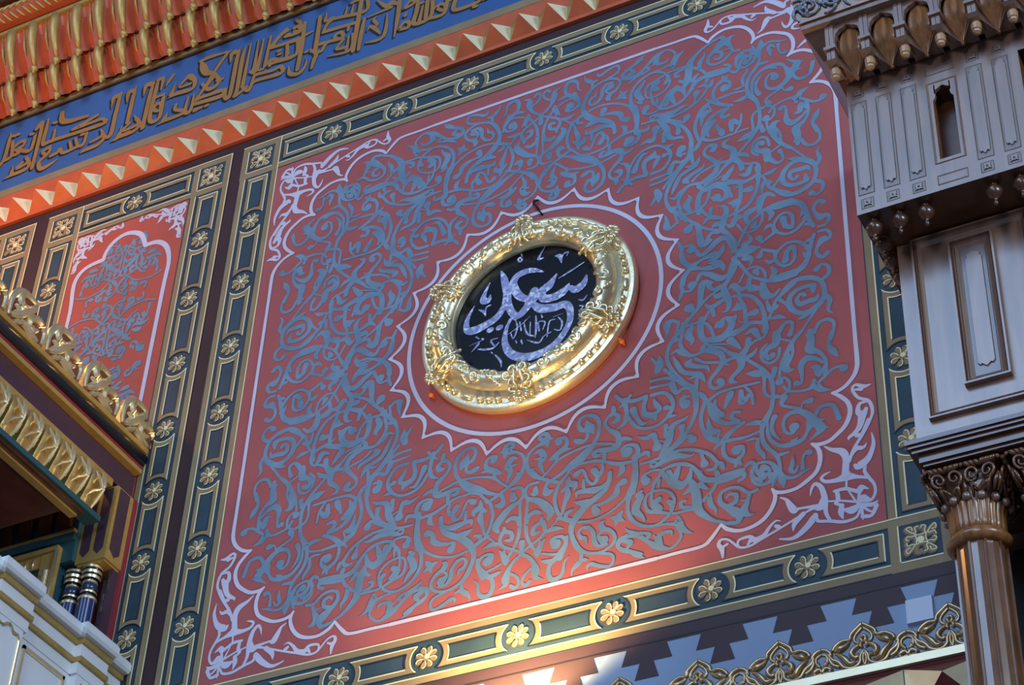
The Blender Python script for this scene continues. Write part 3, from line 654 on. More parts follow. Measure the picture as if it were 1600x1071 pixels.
KUFIC = """-3660,2762,10 -3658,2692,31 -3660,2537,34 -3704,2467,27
-3624,2664,31 -3607,2542,30 -3657,2522,30
-3607,2542,30 -3548,2544,28 -3588,2588,22
-3595,2618,27 -3564,2639,28 -3524,2635,27 -3535,2592,27 -3563,2584,27 -3498,2536,32 -3457,2539,32 -3451,2645,27
-3639,2725,26 -3616,2717,26
-3608,2725,26 -3589,2719,26
-3492,2677,26 -3472,2672,26
-3454,2708,37 -3441,2729,41 -3419,2741,34 -3411,2587,33 -3410,2359,30
-3375,2756,20 -3374,2660,32 -3368,2542,33 -3292,2543,32 -2931,2523,33 -2934,2565,26 -2970,2574,27 -3157,2573,26
-3300,2635,20 -3297,2539,32
-3324,2703,25 -3305,2698,25
-3157,2573,26 -2986,2621,28
-3276,2768,40 -3259,2692,47 -3187,2661,40 -3127,2655,33 -3061,2647,23
-3305,2495,26 -3358,2471,26 -3314,2433,28 -3300,2473,25
-3314,2433,28 -3366,2388,30 -3336,2323,36 -3269,2334,27 -3218,2356,5
-3285,2407,28 -3240,2415,31 -3222,2440,29 -3188,2393,27 -3086,2403,29 -3046,2406,31 -3039,2496,23
-3159,2474,20 -3132,2403,25
-3120,2484,20 -3086,2403,25
-3079,2497,25 -3062,2496,25
-2934,2478,13 -2911,2421,31 -2992,2396,19
-2914,2436,29 -2894,2394,31 -2931,2351,31 -3027,2345,31 -3053,2330,6
-2847,2581,33 -2850,2402,33 -2895,2398,26
-3486,2484,13 -3461,2427,30 -3539,2406,26 -3500,2443,25
-3478,2474,27 -3441,2406,32 -3465,2369,32 -3565,2364,30 -3618,2349,5
-3566,2371,40 -3569,2445,7
-2777,2437,6 -2783,2354,35 -2825,2335,6
-2783,2354,32 -2711,2359,32
-2835,2755,7 -2843,2721,30 -2845,2553,34 -2848,2395,33 -2895,2401,27
-2839,2733,33 -2885,2726,40 -2890,2681,20 -2890,2637,5
-2731,2757,7 -2737,2681,33 -2740,2454,33
-2739,2723,33 -2779,2720,39 -2778,2638,8
-2695,2488,13 -2652,2409,31 -2762,2391,22 -2720,2439,24
-2679,2461,26 -2642,2398,31 -2676,2354,30 -2777,2351,33 -2833,2332,5
-2789,2356,38 -2772,2428,5
-2598,2748,7 -2609,2637,34 -2614,2353,33
-2606,2718,39 -2654,2725,39 -2658,2639,8
-2645,2400,19 -2609,2358,32
-2568,2745,16 -2572,2668,31 -2573,2405,33 -2503,2391,30 -2503,2550,31 -2490,2558,6
-2570,2735,34 -2534,2730,32 -2535,2635,12
-2551,2518,27 -2513,2515,29 -2514,2455,27 -2558,2481,27 -2549,2524,27
-2557,2584,24 -2540,2583,24
-2520,2584,24 -2503,2584,24
-2460,2727,26 -2487,2684,27 -2503,2648,6
-2330,2657,45 -2290,2602,33 -2300,2540,33 -2407,2548,35 -2469,2532,5
-2448,2559,41 -2428,2654,5
-2343,2667,32 -2399,2597,16 -2319,2592,25
-2276,2483,16 -2280,2353,30 -2319,2357,30 -2315,2480,16
-2313,2354,30 -2384,2346,30 -2462,2347,33 -2503,2329,5
-2463,2354,44 -2447,2409,5
-2396,2450,28 -2395,2409,26 -2339,2379,30
-2056,2424,30 -2076,2377,32 -2265,2395,30
-2255,2433,25 -2089,2426,30
-2255,2433,24 -2141,2589,26
-2231,2546,19 -2179,2479,28 -2131,2484,28 -2112,2525,13
-2122,2533,31 -2076,2522,6
-2253,2337,24 -2236,2337,24
-2227,2346,24 -2210,2345,24
-2177,2343,24 -2160,2343,24
-2274,2761,10 -2247,2698,54 -2215,2636,48 -2166,2607,32 -2110,2528,28 -2135,2479,30 -2193,2495,26 -2227,2554,13
-2274,2761,26 -2208,2768,31 -2064,2750,10
-2083,2747,24 -2136,2660,30 -2253,2423,24
-2253,2426,25 -2090,2433,26 -2072,2385,32 -2265,2397,28
-2121,2493,28 -2076,2543,5
-2254,2344,24 -2238,2346,24
-2221,2343,24 -2204,2344,24
-2177,2343,24 -2161,2345,24
-1998,2752,6 -2008,2655,33 -2013,2359,32 -2047,2364,30 -2039,2440,6
-2018,2721,38 -2051,2723,38 -2051,2645,6
-1958,2747,6 -1969,2651,31 -1967,2391,32 -1977,2333,29 -1902,2375,26
-1925,2745,13 -1932,2395,32
-1931,2388,26 -1881,2339,26 -1862,2436,26 -1843,2453,30 -1734,2437,26 -1682,2446,29 -1674,2386,32 -1847,2399,29 -1881,2339,26
-1874,2756,9 -1871,2519,30 -1893,2499,26 -1861,2465,12
-1837,2745,13 -1846,2514,30 -1864,2482,19
-1789,2746,19 -1796,2501,30
-1829,2483,23 -1807,2482,23
-1772,2640,25 -1560,2621,30
-1767,2644,26 -1722,2718,30 -1671,2741,26
-1672,2704,31 -1638,2688,30 -1580,2698,26
-1719,2587,23 -1703,2586,23
-1713,2559,23 -1696,2558,23
-1762,2489,26 -1768,2531,30 -1730,2527,30 -1716,2501,29 -1764,2503,26
-1727,2502,29 -1592,2497,29 -1591,2616,23
-1661,2615,15 -1652,2504,26
-1625,2420,9 -1612,2355,31 -1550,2327,31 -1513,2369,25 -1509,2438,6
-1628,2741,28 -1596,2743,30 -1587,2688,30 -1625,2712,26
-1596,2787,22 -1585,2693,30 -1682,2695,28
-1684,2754,31 -1742,2700,32 -1761,2642,26 -1566,2631,30
-1620,2805,24 -1603,2780,24
-1559,2749,28 -1556,2546,35 -1563,2365,31
-1536,2643,26 -1494,2647,12
-1526,2491,21 -1510,2491,21
-1660,2608,25 -1647,2529,29
-1583,2612,25 -1588,2501,29 -1717,2511,28
-1458,2755,28 -1456,2599,34 -1458,2474,35
-1492,2496,15 -1448,2440,31 -1456,2394,33 -1465,2333,24
-1485,2480,25 -1418,2449,29 -1401,2480,25 -1372,2506,29 -1282,2497,29 -1299,2551,25 -1338,2534,25 -1313,2495,25
-1431,2514,29 -1388,2507,25
-1414,2761,12 -1415,2700,28 -1368,2708,18
-1361,2695,28 -1401,2666,29 -1420,2609,26
-1420,2608,29 -1203,2585,29
-1366,2690,21 -1318,2684,28 -1148,2656,29 -1144,2751,26
-1277,2749,12 -1285,2675,26
-1236,2752,12 -1243,2675,26
-1251,2773,25 -1233,2775,25
-1214,2776,25 -1196,2777,24
-1251,2568,24 -1251,2542,18
-1186,2759,31 -1193,2541,35 -1199,2347,27
-1149,2593,21 -1159,2459,33 -1163,2343,24
-1240,2490,15 -1244,2381,25
-1218,2500,15 -1217,2368,28 -1363,2379,6
-1277,2475,25 -1313,2420,25 -1262,2406,29
-977,2603,25 -1126,2592,12
-1074,2704,12 -1010,2626,33 -981,2641,39 -942,2616,25
-998,2554,12 -1008,2378,31 -1118,2377,12
-1070,2571,12 -1085,2549,23 -1057,2496,23 -1080,2487,12
-1122,2471,5 -1102,2504,25 -1062,2459,27 -1032,2412,12
-926,2658,30 -926,2512,33 -936,2341,12
-891,2548,23 -854,2596,23 -824,2575,25 -851,2555,25 -886,2549,23
-878,2486,27 -870,2508,12
-908,2392,25 -881,2431,25 -849,2416,28 -851,2378,28 -902,2383,25
-801,2597,27 -807,2488,32 -814,2387,32 -712,2396,28 -709,2552,29
-769,2515,15 -782,2397,28
-786,2543,25 -768,2541,21
-740,2560,31 -743,2401,30
-677,2457,32 -653,2472,24 -624,2448,24 -634,2410,24 -676,2447,24
-613,2505,29 -627,2384,28 -716,2385,28
-608,2473,22 -593,2472,17
-556,2477,32 -562,2379,32 -419,2374,27 -414,2407,26
-442,2347,26 -422,2343,23
-390,2373,11 -351,2376,17"""
CALLIGRAPHY = """-145,285,7 -127,229,37 -108,142,45 -97,59,41 -68,-8,40 -34,-24,44 16,27,47 73,85,42 116,113,39 148,156,10
80,197,7 38,222,26 -7,234,37 -59,222,43 -76,175,45 -47,102,45 0,59,37 45,48,32
148,159,8 117,96,36 77,75,45 89,31,47 148,23,52 192,42,48 213,74,12
213,60,16 250,28,48 289,50,41 303,95,10
160,128,6 225,152,16 289,180,6
39,11,36 77,-25,52 150,-42,49 198,-42,44 224,-86,38 222,-157,35 185,-228,37 129,-276,43 57,-293,48 -15,-281,49 -76,-235,44 -105,-162,34 -101,-86,23 -81,-33,18
-123,51,37 -154,5,42 -212,-22,47 -275,-34,51 -312,-13,37 -311,48,26 -279,117,5
-109,169,41 -110,99,41 -122,46,37
35,99,45 -12,-6,40 -56,-29,40
-189,-62,34 -182,-61,34
-141,-64,34 -134,-63,34
-202,235,4 -227,177,23 -232,134,40 -205,126,33 -196,156,7
86,361,4 61,316,13 52,288,23 78,287,5
-60,326,12 -49,335,12 -37,317,12 -48,308,12 -60,326,12
-42,355,8 -37,338,8
139,275,8 163,264,26 172,221,5
172,225,7 178,268,11 206,275,11 197,253,5
-254,85,7 -224,61,23 -215,32,5
-215,36,7 -214,84,12 -192,92,12
265,-38,6 288,-49,16 309,-26,6
273,-78,11 290,-88,11 276,-109,8 275,-166,3
49,-58,8 54,-115,19 52,-189,8
50,-180,11 8,-150,13 -11,-75,10
23,-49,3 -31,-90,10 -92,-122,3
23,-155,11 23,-87,8
-55,-47,6 -44,-98,14 -61,-156,10 -77,-116,6
78,-62,6 83,-79,13
70,-155,11 66,-102,11 98,-114,11 89,-153,8
10,-189,6 69,-226,16 94,-197,11 129,-184,11
112,-205,9 120,-121,11 149,-115,9
147,-173,9 176,-188,11 186,-145,14 165,-108,6
138,-98,5 188,-94,3
-20,-179,13 -14,-203,11
-293,-121,3 -222,-109,6
-275,-161,6 -247,-130,19 -237,-112,8
-242,-157,11 -204,-172,16 -163,-176,14 -135,-152,6
-160,-164,11 -178,-128,14 -144,-125,8
-258,-79,11 -242,-95,10
-227,-99,11 -217,-106,8
-153,-220,8 -122,-266,16 -116,-305,3
-173,-198,10 -163,-211,5
-32,-68,11 -22,-123,10
-49,-173,8 -43,-188,8
268,-123,5 272,-141,5"""
# ------------------------------------------------------------------ the room
b = MB(); b.box(-5.2, 4.6, -Z0, 4.4, -0.3, 0.0); tag(b.build('wall_back', 'wall'), kind='structure')
b = MB(); b.box(-5.2, 4.6, -Z0 - 0.1, -Z0, -0.3, 9.0); tag(b.build('floor', 'floor'), kind='structure')

# ------------------------------------------------------------------ painted panels
def rosette(parent, u, v, r=0.053):
    """eight-petalled painted flower"""
    m = MB()
    for k in range(8):
        a = PI / 8 + k * PI / 4 + 0.06
        c, s = math.cos(a), math.sin(a)
        P = [(0.30, 0.02), (0.52, 0.17), (0.80, 0.23), (0.97, 0.13), (1.0, 0.0)]
        full = P + [(x, -y) for x, y in reversed(P[:-1])]
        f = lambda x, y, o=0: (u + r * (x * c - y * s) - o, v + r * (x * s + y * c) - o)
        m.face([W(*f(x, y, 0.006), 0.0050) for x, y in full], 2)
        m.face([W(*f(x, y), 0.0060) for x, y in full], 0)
        side = P if math.cos(a + PI / 2 - PI / 4) > 0 else [(x, -y) for x, y in P]
        ribbon(m, [(*f(x * 0.97, y * 0.93), 0.0045) for x, y in side], 0.0066, 1, n=3, caps=False)
    m.face([W(u + 0.018 * math.cos(t * PI / 8), v + 0.018 * math.sin(t * PI / 8), 0.0074) for t in range(16)], 0)
    m.face([W(u + 0.004 + 0.012 * math.cos(t * PI / 8), v + 0.004 + 0.012 * math.sin(t * PI / 8), 0.0082) for t in range(16)], 1)
    return m.build('rosette', ['khaki', 'cream', 'khakidk'], parent)
def corner_flower(parent, u, v):
    """square scrolled flower of the frame corners"""
    m = MB(); q = 0.062
    for k in range(4):
        c, s = math.cos(k * PI / 2), math.sin(k * PI / 2)
        f = lambda x, y: (u + q * (x * c - y * s), v + q * (x * s + y * c))
        A = [(0.45, 0.42), (0.62, 0.66), (0.92, 0.90), (0.98, 0.60), (0.72, 0.52)]
        B = [(0.36, -0.30), (0.30, 0.0), (0.36, 0.36), (0.60, 0.30), (0.86, 0.36), (0.95, 0.14)]
        C = [(0.36, -0.30), (0.60, -0.26), (0.84, -0.34), (0.95, -0.12), (0.80, -0.04)]
        for st in (A, B, C):
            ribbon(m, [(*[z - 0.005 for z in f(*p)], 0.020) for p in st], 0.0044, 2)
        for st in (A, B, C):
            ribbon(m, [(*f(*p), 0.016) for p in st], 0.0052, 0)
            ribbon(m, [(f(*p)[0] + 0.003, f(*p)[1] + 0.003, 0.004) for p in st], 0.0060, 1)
    m.face([W(u + 0.015 * math.cos(t * PI / 8), v + 0.015 * math.sin(t * PI / 8), 0.0064) for t in range(16)], 1)
    return m.build('corner_flower', ['khaki', 'cream', 'khakidk'], parent)
def cartouche(parent, s0, s1, t0, horiz, c0, c1):
    """painted gilt bar frame between two rosettes; c0 / c1: end is concave round a rosette at s0 / s1"""
    m = MB(); hh = 0.0635; th = 0.026; rr = 0.079; N = 8
    def outline(h, grow):
        pts = []
        for i in range(N + 1):
            t = -h + 2 * h * i / N
            s = s0 + math.sqrt(max(0, (rr + grow) ** 2 - t * t)) if c0 else s0 + grow
            pts.append((s, t))
        for i in range(N + 1):
            t = h - 2 * h * i / N
            s = s1 - math.sqrt(max(0, (rr + grow) ** 2 - t * t)) if c1 else s1 - grow
            pts.append((s, t))
        return pts
    O = outline(hh, 0); I = outline(hh - th, th)
    f = (lambda s, t: (s, t0 + t)) if horiz else (lambda s, t: (t0 + t, s))
    k = len(O)
    for i in range(k):
        j = (i + 1) % k
        q = [W(*f(*O[i]), 0.0046), W(*f(*O[j]), 0.0046), W(*f(*I[j]), 0.0046), W(*f(*I[i]), 0.0046)]
        m.face(q if horiz else q[::-1], 0)
    left, right = O[:N + 1], O[N + 1:]
    il, ir = I[:N + 1], I[N + 1:]
    lw = 0.0062
    def st(pts, mm, lay): ribbon(m, [(*f(*p), lw) for p in pts], lay + 0.0004, mm, n=1, caps=False)
    top, bot = [left[-1], right[0]], [right[-1], left[0]]
    itop, ibot = [il[-1], ir[0]], [ir[-1], il[0]]
    st(top, 1, 0.0050); st(right, 1, 0.0050); st(bot, 2, 0.0050); st(left, 2, 0.0050)
    st(itop, 2, 0.0050) if horiz else st(itop, 2, 0.0050)
    st(ir, 2, 0.0050) if horiz else st(ir, 1, 0.0050)
    st(ibot, 1, 0.0050); st(il, 1, 0.0050) if horiz else st(il, 2, 0.0050)
    return m.build('cartouche', ['khaki', 'cream', 'tealdk'], parent)
BW = 0.2485
def painted_frame(root, u0, u1, v0, v1, sides, fl_u, fl_v, u_end=None):
    """painted green and gold border round the field u0..u1, v0..v1"""
    o = BW; m = MB()
    U0, U1, V0, V1 = u0 - o, u1 + o, v0 - o, v1 + o
    def hband(va, vb, d, k, ua=U0, ub=U1): rect(m, ua, ub, va, vb, d, k)
    def vband(ua, ub, d, k, va=V0, vb=V1): rect(m, ua, ub, va, vb, d, k)
    g = 0.042
    S = {'t': (v1, V1), 'b': (V0, v0), 'l': (U0, u0), 'r': (u1, U1)}
    for s in sides:
        a, c = S[s]
        if s in 'tb':
            hband(a, c, 0.0020, 3); hband(a, a + g, 0.0030, 0); hband(c - g, c, 0.0030, 0)
            for e in (a + g, c):
                line(m, (U0 if e == c and s == 't' else u0 - 0.0, e - 0.003), (U1 if e == c else u1, e - 0.003), 0.006, 0.0040, 1)
            for e in (a, c - g):
                line(m, (u0, e + 0.002), (u1, e + 0.002), 0.005, 0.0039, 2)
        else:
            vband(a, c, 0.0022, 3); vband(a, a + g, 0.0032, 0); vband(c - g, c, 0.0032, 0)
            for e in (a + g, c):
                line(m, (e - 0.003, v0), (e - 0.003, v1), 0.006, 0.0040, 1)
            for e in (a, c - g):
                line(m, (e + 0.002, v0), (e + 0.002, v1), 0.005, 0.0039, 2)
    # corner boxes: cross bars that separate them
    for s, ca, cb in (('l', U0, u0), ('r', u1, U1)):
        for q, ra, rb in (('t', v1, V1), ('b', V0, v0)):
            if s not in sides or q not in sides: continue
            rect(m, ca, cb, ra, ra + g, 0.0034, 0); rect(m, ca, cb, rb - g, rb, 0.0034, 0)
            rect(m, ca, ca + g, ra, rb, 0.0036, 0); rect(m, cb - g, cb, ra, rb, 0.0036, 0)
            line(m, (ca + g - 0.003, ra + g), (ca + g - 0.003, rb - g), 0.006, 0.0044, 1)
            line(m, (ca + g, ra + g - 0.003), (cb - g, ra + g - 0.003), 0.006, 0.0044, 1)
            line(m, (ca, rb - 0.003), (cb, rb - 0.003), 0.006, 0.0044, 1)
            line(m, (cb - 0.003, ra), (cb - 0.003, rb), 0.006, 0.0044, 1)
    fr = m.build('painted_border', ['khaki', 'cream', 'tealdk', 'teal'], root)
    for s in sides:
        a, c = S[s]; mid = (a + c) / 2; hz = s in 'tb'
        fl = fl_u if hz else fl_v
        lo, hi = (u0, u1) if hz else (v0, v1)
        lo += 0.020; hi -= 0.020
        for p in fl:
            rosette(fr, *((p, mid) if hz else (mid, p)))
        fl = sorted(fl); st = [lo] + fl + [hi]
        for i in range(len(st) - 1):
            cartouche(fr, st[i], st[i + 1], mid, hz, i > 0, i < len(st) - 2)
    for s, cu in (('l', (U0 + u0) / 2), ('r', (U1 + u1) / 2)):
        for q, cv in (('t', (V1 + v1) / 2), ('b', (V0 + v0) / 2)):
            if s in sides and q in sides: corner_flower(fr, cu, cv)
    return fr

# ---- the large square panel
PU0, PU1, PV0, PV1 = -1.595, 1.590, -1.592, 1.612
big = thing('painted_panel', 'large square brick-red wall panel of blue scrollwork around the round gold frame', 'wall panel', W(0, 0, 0))
m = MB(); rect(m, PU0, PU1, PV0, PV1, 0.0024); m.build('red_field', 'red', big)
FL = [-1.258, -0.853, -0.4265, 0.0, 0.4265, 0.853, 1.258]
painted_frame(big, PU0, PU1, PV0, PV1, 'tblr', FL, [1.268, 0.838, 0.409, -0.011, -0.394, -0.819, -1.240])
m = MB(); A = parse(ARABESQUE)
for su in (1, -1):
    for sv in (1, -1):
        for st in A: ribbon(m, st, 0.0034, 0, su, sv, dv=0.008 if sv < 0 else 0, n=4, wmul=0.90)
m.build('blue_arabesque', 'blue', big)
m = MB(); OUT = parse(SCALLOP)
for su in (1, -1):
    for sv in (1, -1):
        dv = 0.012 if sv < 0 else 0
        for st in OUT: ribbon(m, st, 0.0044, 0, su, sv, dv=dv, n=5)
        b0 = OUT[0][0]; t0 = OUT[-1][-1]
        line(m, (0, b0[1] * sv + dv), (b0[0] * su, b0[1] * sv + dv), 0.0185, 0.0044)
        line(m, (t0[0] * su, t0[1] * sv + dv), (t0[0] * su, 0.0), 0.0185, 0.0044)
m.build('scalloped_outline', 'lav', big)
CN = parse(CORNER)
for su in (1, -1):
    for sv in (1, -1):
        m = MB()
        for st in CN: ribbon(m, st, 0.0040, 0, su, sv, dv=0.014 if sv < 0 else 0, wmul=0.72)
        m.build('corner_ornament', 'lav', big)
m = MB()                                       # plain ring and twenty-four scallops
N = 120
ring = [[W((0.65 + s * 0.0105) * math.cos(2 * PI * k / N), (0.65 + s * 0.0105) * math.sin(2 * PI * k / N), 0.0044) for k in range(N)] for s in (1, -1)]
m.grid(ring, 0, True)
for k in range(24):
    a0 = 2.35616 - k * PI / 12; h = PI / 24
    R2 = 0.761; pts = []
    for i in range(13):
        t = -1 + 2 * i / 12
        rr = R2 - 0.072 * (1 - abs(t) ** 2.2)
        aa = a0 - h + t * h
        w = 0.009 + 0.012 * (1 - t * t)
        pts.append((rr * math.cos(aa), rr * math.sin(aa), w))
    ribbon(m, pts, 0.0048, 0, n=1)
    ribbon(m, [((R2 - 0.022) * math.cos(a0), (R2 - 0.022) * math.sin(a0), 0.026), ((R2 + 0.003) * math.cos(a0), (R2 + 0.003) * math.sin(a0), 0.002)], 0.0046, 0, n=1, caps=False)
m.build('scalloped_ring', 'lav', big)

# ---- the narrow arched panel left of it
SU0, SU1 = -2.922, -2.165
small = thing('painted_panel', 'narrow brick-red wall panel with pale arch, behind the gilded canopy cresting', 'wall panel', W(-2.54, 0, 0))
m = MB(); rect(m, SU0, SU1, PV0, PV1, 0.0024); m.build('red_field', 'red2', small)
painted_frame(small, SU0, SU1, PV0, PV1, 'tblr', [-2.553], [1.262, 0.842, 0.403, -0.014, -0.392, -0.809, -1.228])
m = MB()
SL = [st for st in A if all(-0.03 < p[0] < 0.47 and -1.43 < p[1] < -0.72 for p in st)]
def in_arch(u, v):
    x = abs(u + 2.552)
    return x < 0.285 and v < (1.50 - 2.2 * x * x if x < 0.17 else 1.395 - 1.3 * (x - 0.17) - (6 * (x - 0.22) ** 2 if x > 0.22 else 0))
for t in range(7):                              # the same scrolls as the large panel, in a narrow column under the arch
    for st in SL:
        for sx in (1, -1):
            q = [(p[0] * 0.66, (p[1] + 1.075) * 0.66 * (1 if t % 2 else -1), p[2] * 0.78) for p in st]
            du, dv = -2.552, 1.26 - 0.475 * t
            if all(in_arch(p[0] * sx + du, p[1] + dv) for p in q): ribbon(m, q, 0.0034, 0, sx, 1, du=du, dv=dv, n=4)
m.build('blue_arabesque', 'blue', small)
m = MB(); SP = parse(SMALL_PALE)
for st in SP[:3]: ribbon(m, st, 0.0044, 0, wmul=0.9)
line(m, (SP[0][0][0], SP[0][0][1]), (SP[0][0][0] - 0.005, PV0 + 0.15), 0.02, 0.0044)
line(m, (SP[2][-1][0], SP[2][-1][1]), (SP[2][-1][0], PV0 + 0.15), 0.022, 0.0044)
m.build('arch_outline', 'lav', small)
CN_SMALL = [[((p[0] - 1.590) * 0.46 + 0.3785, (p[1] + 1.592) * 0.46, p[2] * 0.58) for p in st] for st in CN if min(p[0] for p in st) > 1.05 or True]
CN_SMALL = [st for st in CN_SMALL if all(q[1] < 0.16 + 0.9 * max(0, q[0] - 0.18) ** 1.0 and q[0] > 0.03 for q in st)]
for sx in (1, -1):
    m = MB()
    for st in CN_SMALL: ribbon(m, st, 0.0040, 0, sx, -1, du=-2.5435, dv=PV1)
    m.build('corner_ornament', 'lav', small)

# ---- the next panel, only its right edge in view
edge = thing('painted_panel', 'dark green and gold painted border at the far left, cut by the picture edge', 'wall panel', W(-3.6, 0, 0))
m = MB(); rect(m, -4.6, -3.51, PV0, PV1, 0.0024); m.build('red_field', 'red2', edge)
painted_frame(edge, -4.6, -3.51, PV0, PV1, 'tr', [-4.2, -3.86], [1.262, 0.842, 0.403, -0.014, -0.392, -0.809, -1.228])

# ------------------------------------------------------------------ inscription band
fz = thing('inscription_band', 'deep blue wall band with bronze square-lettered Arabic inscription', 'inscription', W(-1.6, 2.5, 0))
m = MB(); m.box(-4.6, 2.2, 2.243, 2.842, 0.001, 0.004); m.build('blue_ground', 'frieze', fz)
m = MB(); m.box(-4.6, 2.2, 2.185, 2.243, 0.001, 0.014); m.build('lower_fillet', 'khaki', fz)
m = MB(); m.box(-4.6, 2.2, 2.842, 2.858, 0.001, 0.010); m.build('black_line', 'black', fz)
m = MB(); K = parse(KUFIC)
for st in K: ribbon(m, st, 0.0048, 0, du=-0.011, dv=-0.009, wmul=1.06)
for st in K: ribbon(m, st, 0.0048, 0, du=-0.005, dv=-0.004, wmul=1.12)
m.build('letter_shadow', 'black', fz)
m = MB()
for st in K: ribbon(m, st, 0.0070, 0, wmul=0.92)
m.build('lettering', 'letter', fz)

# ------------------------------------------------------------------ row of pyramids under the inscription
pm = thing('pyramid_moulding', 'orange-red moulding of gilded pyramids under the blue inscription', 'moulding', W(-1.4, 2.05, 0))
PP = 0.165
m = MB()
m.box(-4.6, 2.2, 1.925, 1.950, 0.001, 0.022); m.hexa([W(-4.6, 2.07, 0.001), W(2.2, 2.07, 0.001), W(2.2, 2.07, 0.012), W(-4.6, 2.07, 0.012)], [W(-4.6, 2.185, 0.001), W(2.2, 2.185, 0.001), W(2.2, 2.185, 0.012), W(-4.6, 2.185, 0.012)])
m.box(-4.6, 2.2, 1.950, 2.070, 0.001, 0.012); m.build('moulding_strip', 'orange', pm)
def pyramid(parent, uc, v0, v1, w, d0, h, mats, name='pyramid', top=0.0):
    m = MB()
    A = W(uc + 0.006, (v0 + v1) / 2 + top, d0 + h)
    TL, TR = W(uc - w / 2, v1, d0 + 0.004), W(uc + w / 2, v1, d0 + 0.004)
    BL, BR = W(uc - w / 2, v0, d0), W(uc + w / 2, v0, d0)
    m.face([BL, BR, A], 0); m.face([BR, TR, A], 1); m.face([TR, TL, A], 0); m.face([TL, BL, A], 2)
    return m.build(name, mats, parent)
for k in range(-20, 16):
    uc = -0.6125 + PP * k
    if -4.2 < uc < 2.1: pyramid(pm, uc, 1.945, 2.060, PP, 0.012, 0.086, ['orange', 'gilt', 'olive'], top=0.040)  # one gilding in two tones: lit right face paler, shaded left face duller

# ------------------------------------------------------------------ muqarnas cornice above the inscription
mc = thing('stalactite_cornice', 'red and gold stalactite cornice above the blue inscription', 'cornice', W(-2.6, 3.1, 0))
m = MB(); m.box(-4.8, 1.4, 2.858, 2.905, 0.001, 0.022); m.build('lower_fillet', 'khaki', mc)
def stal_row(v0, v1, d0, dm, d1, u_first, vt, name):
    """folded row of niches: ribs come forward, valleys stay back"""
    m = MB(); ks = list(range(-9, 27))
    rows = []
    for j in range(5):
        t = j / 4
        row = []
        for k in ks:
            u = u_first + PP * k / 2 if False else u_first + PP * k
            for q in range(4):
                uu = u + PP * q / 4
                r = (1, 0.12, 0.50, 0.12)[q]                      # rib, hollow, small ridge, hollow
                bulge = math.sin(PI * t) * 0.022 * (0.4 + r)
                lo_v = vt * (1 if q == 0 else (0.15 if q != 2 else 0.45))
                v = (v0 - lo_v) * (1 - t) + v1 * t
                d = (d0 + (dm - d0) * r) * (1 - t) + (d1 - 0.050 * (1 - r) * (1 - t)) * t + bulge
                row.append(W(uu, v, d))
        rows.append(row)
    m.grid(rows, 0); m.build(name, 'orange', mc, sharp=0.25)
    for k in ks:
        u = u_first + PP * k
        if u > 1.3 or u < -4.3: continue
        m = MB()
        p = [W(u, v0 - vt + (v1 - v0 + vt) * t, dm + (d1 - dm) * t + 0.010 + math.sin(PI * t) * 0.030) for t in (0, .2, .4, .6, .8, 1)]
        m.tube(p, [0.011, 0.020, 0.027, 0.030, 0.031, 0.030], 0)
        c = p[0]; m.sphere((c[0], c[1] - 0.004, c[2] - 0.014), 0.026, 1, 8)
        m.sphere((c[0], c[1] - 0.004, c[2] - 0.040), 0.013, 1, 6)
        m.build('gilded_rib', ['olive', 'olive'], mc, smooth=True)
    m = MB()
    for k in ks:
        u = u_first + PP * (k + 0.5)
        if u > 1.3 or u < -4.3: continue
        m.tube([W(u, v0 + 0.02, d0 + (dm - d0) * .55 + 0.006), W(u, (v0 + v1) / 2, (d0 + d1) / 2 + 0.034), W(u, v1, d1 + 0.002)], [0.004, 0.011, 0.008], 0, 6)
    m.build('small_ridge', 'olive', mc, smooth=True)
stal_row(2.895, 3.040, 0.03, 0.078, 0.155, -3.434 - PP * 2, 0.045, 'lower_niches')
stal_row(3.052, 3.300, 0.155, 0.205, 0.300, -3.378 - PP * 2, 0.045, 'upper_niches')
m = MB(); m.box(-4.8, 1.4, 3.036, 3.056, 0.001, 0.172); m.build('red_fillet', 'stud', mc)
m = MB(); m.box(-4.8, 1.4, 3.300, 3.328, 0.001, 0.325); m.box(-4.8, 1.4, 3.328, 3.385, 0.001, 0.290); m.build('gold_fillet', 'olive', mc)
m = MB(); rows = []
for i in range(13):
    a = -PI / 2 - 0.5 + (PI + 1.0) * i / 12
    rows.append([W(u, 3.455 + 0.072 * math.sin(a), 0.30 + 0.085 * math.cos(a)) for u in (-4.8, 1.4)])
m.grid(rows, 0); m.build('torus_roll', 'orange', mc, smooth=True)
m = MB()
for k in range(120):
    u = -4.75 + k * 0.05
    if u > 1.3: break
    for s in (1, -1):
        ps = []
        for i in range(6):
            a = (0.1 + 0.9 * i / 5) * s * 0.95 - 0.25
            ps.append(W(u + 0.055 * i / 5, 3.455 + 0.075 * math.sin(a), 0.30 + 0.088 * math.cos(a)))
        m.tube(ps, [0.005, 0.009, 0.010, 0.009, 0.007, 0.003], 0, 5)
m.build('roll_leaves', 'olive', mc, smooth=True)
m = MB(); m.box(-4.8, 1.4, 3.53, 3.60, 0.001, 0.40); m.build('top_fillet', 'wooddk', mc)

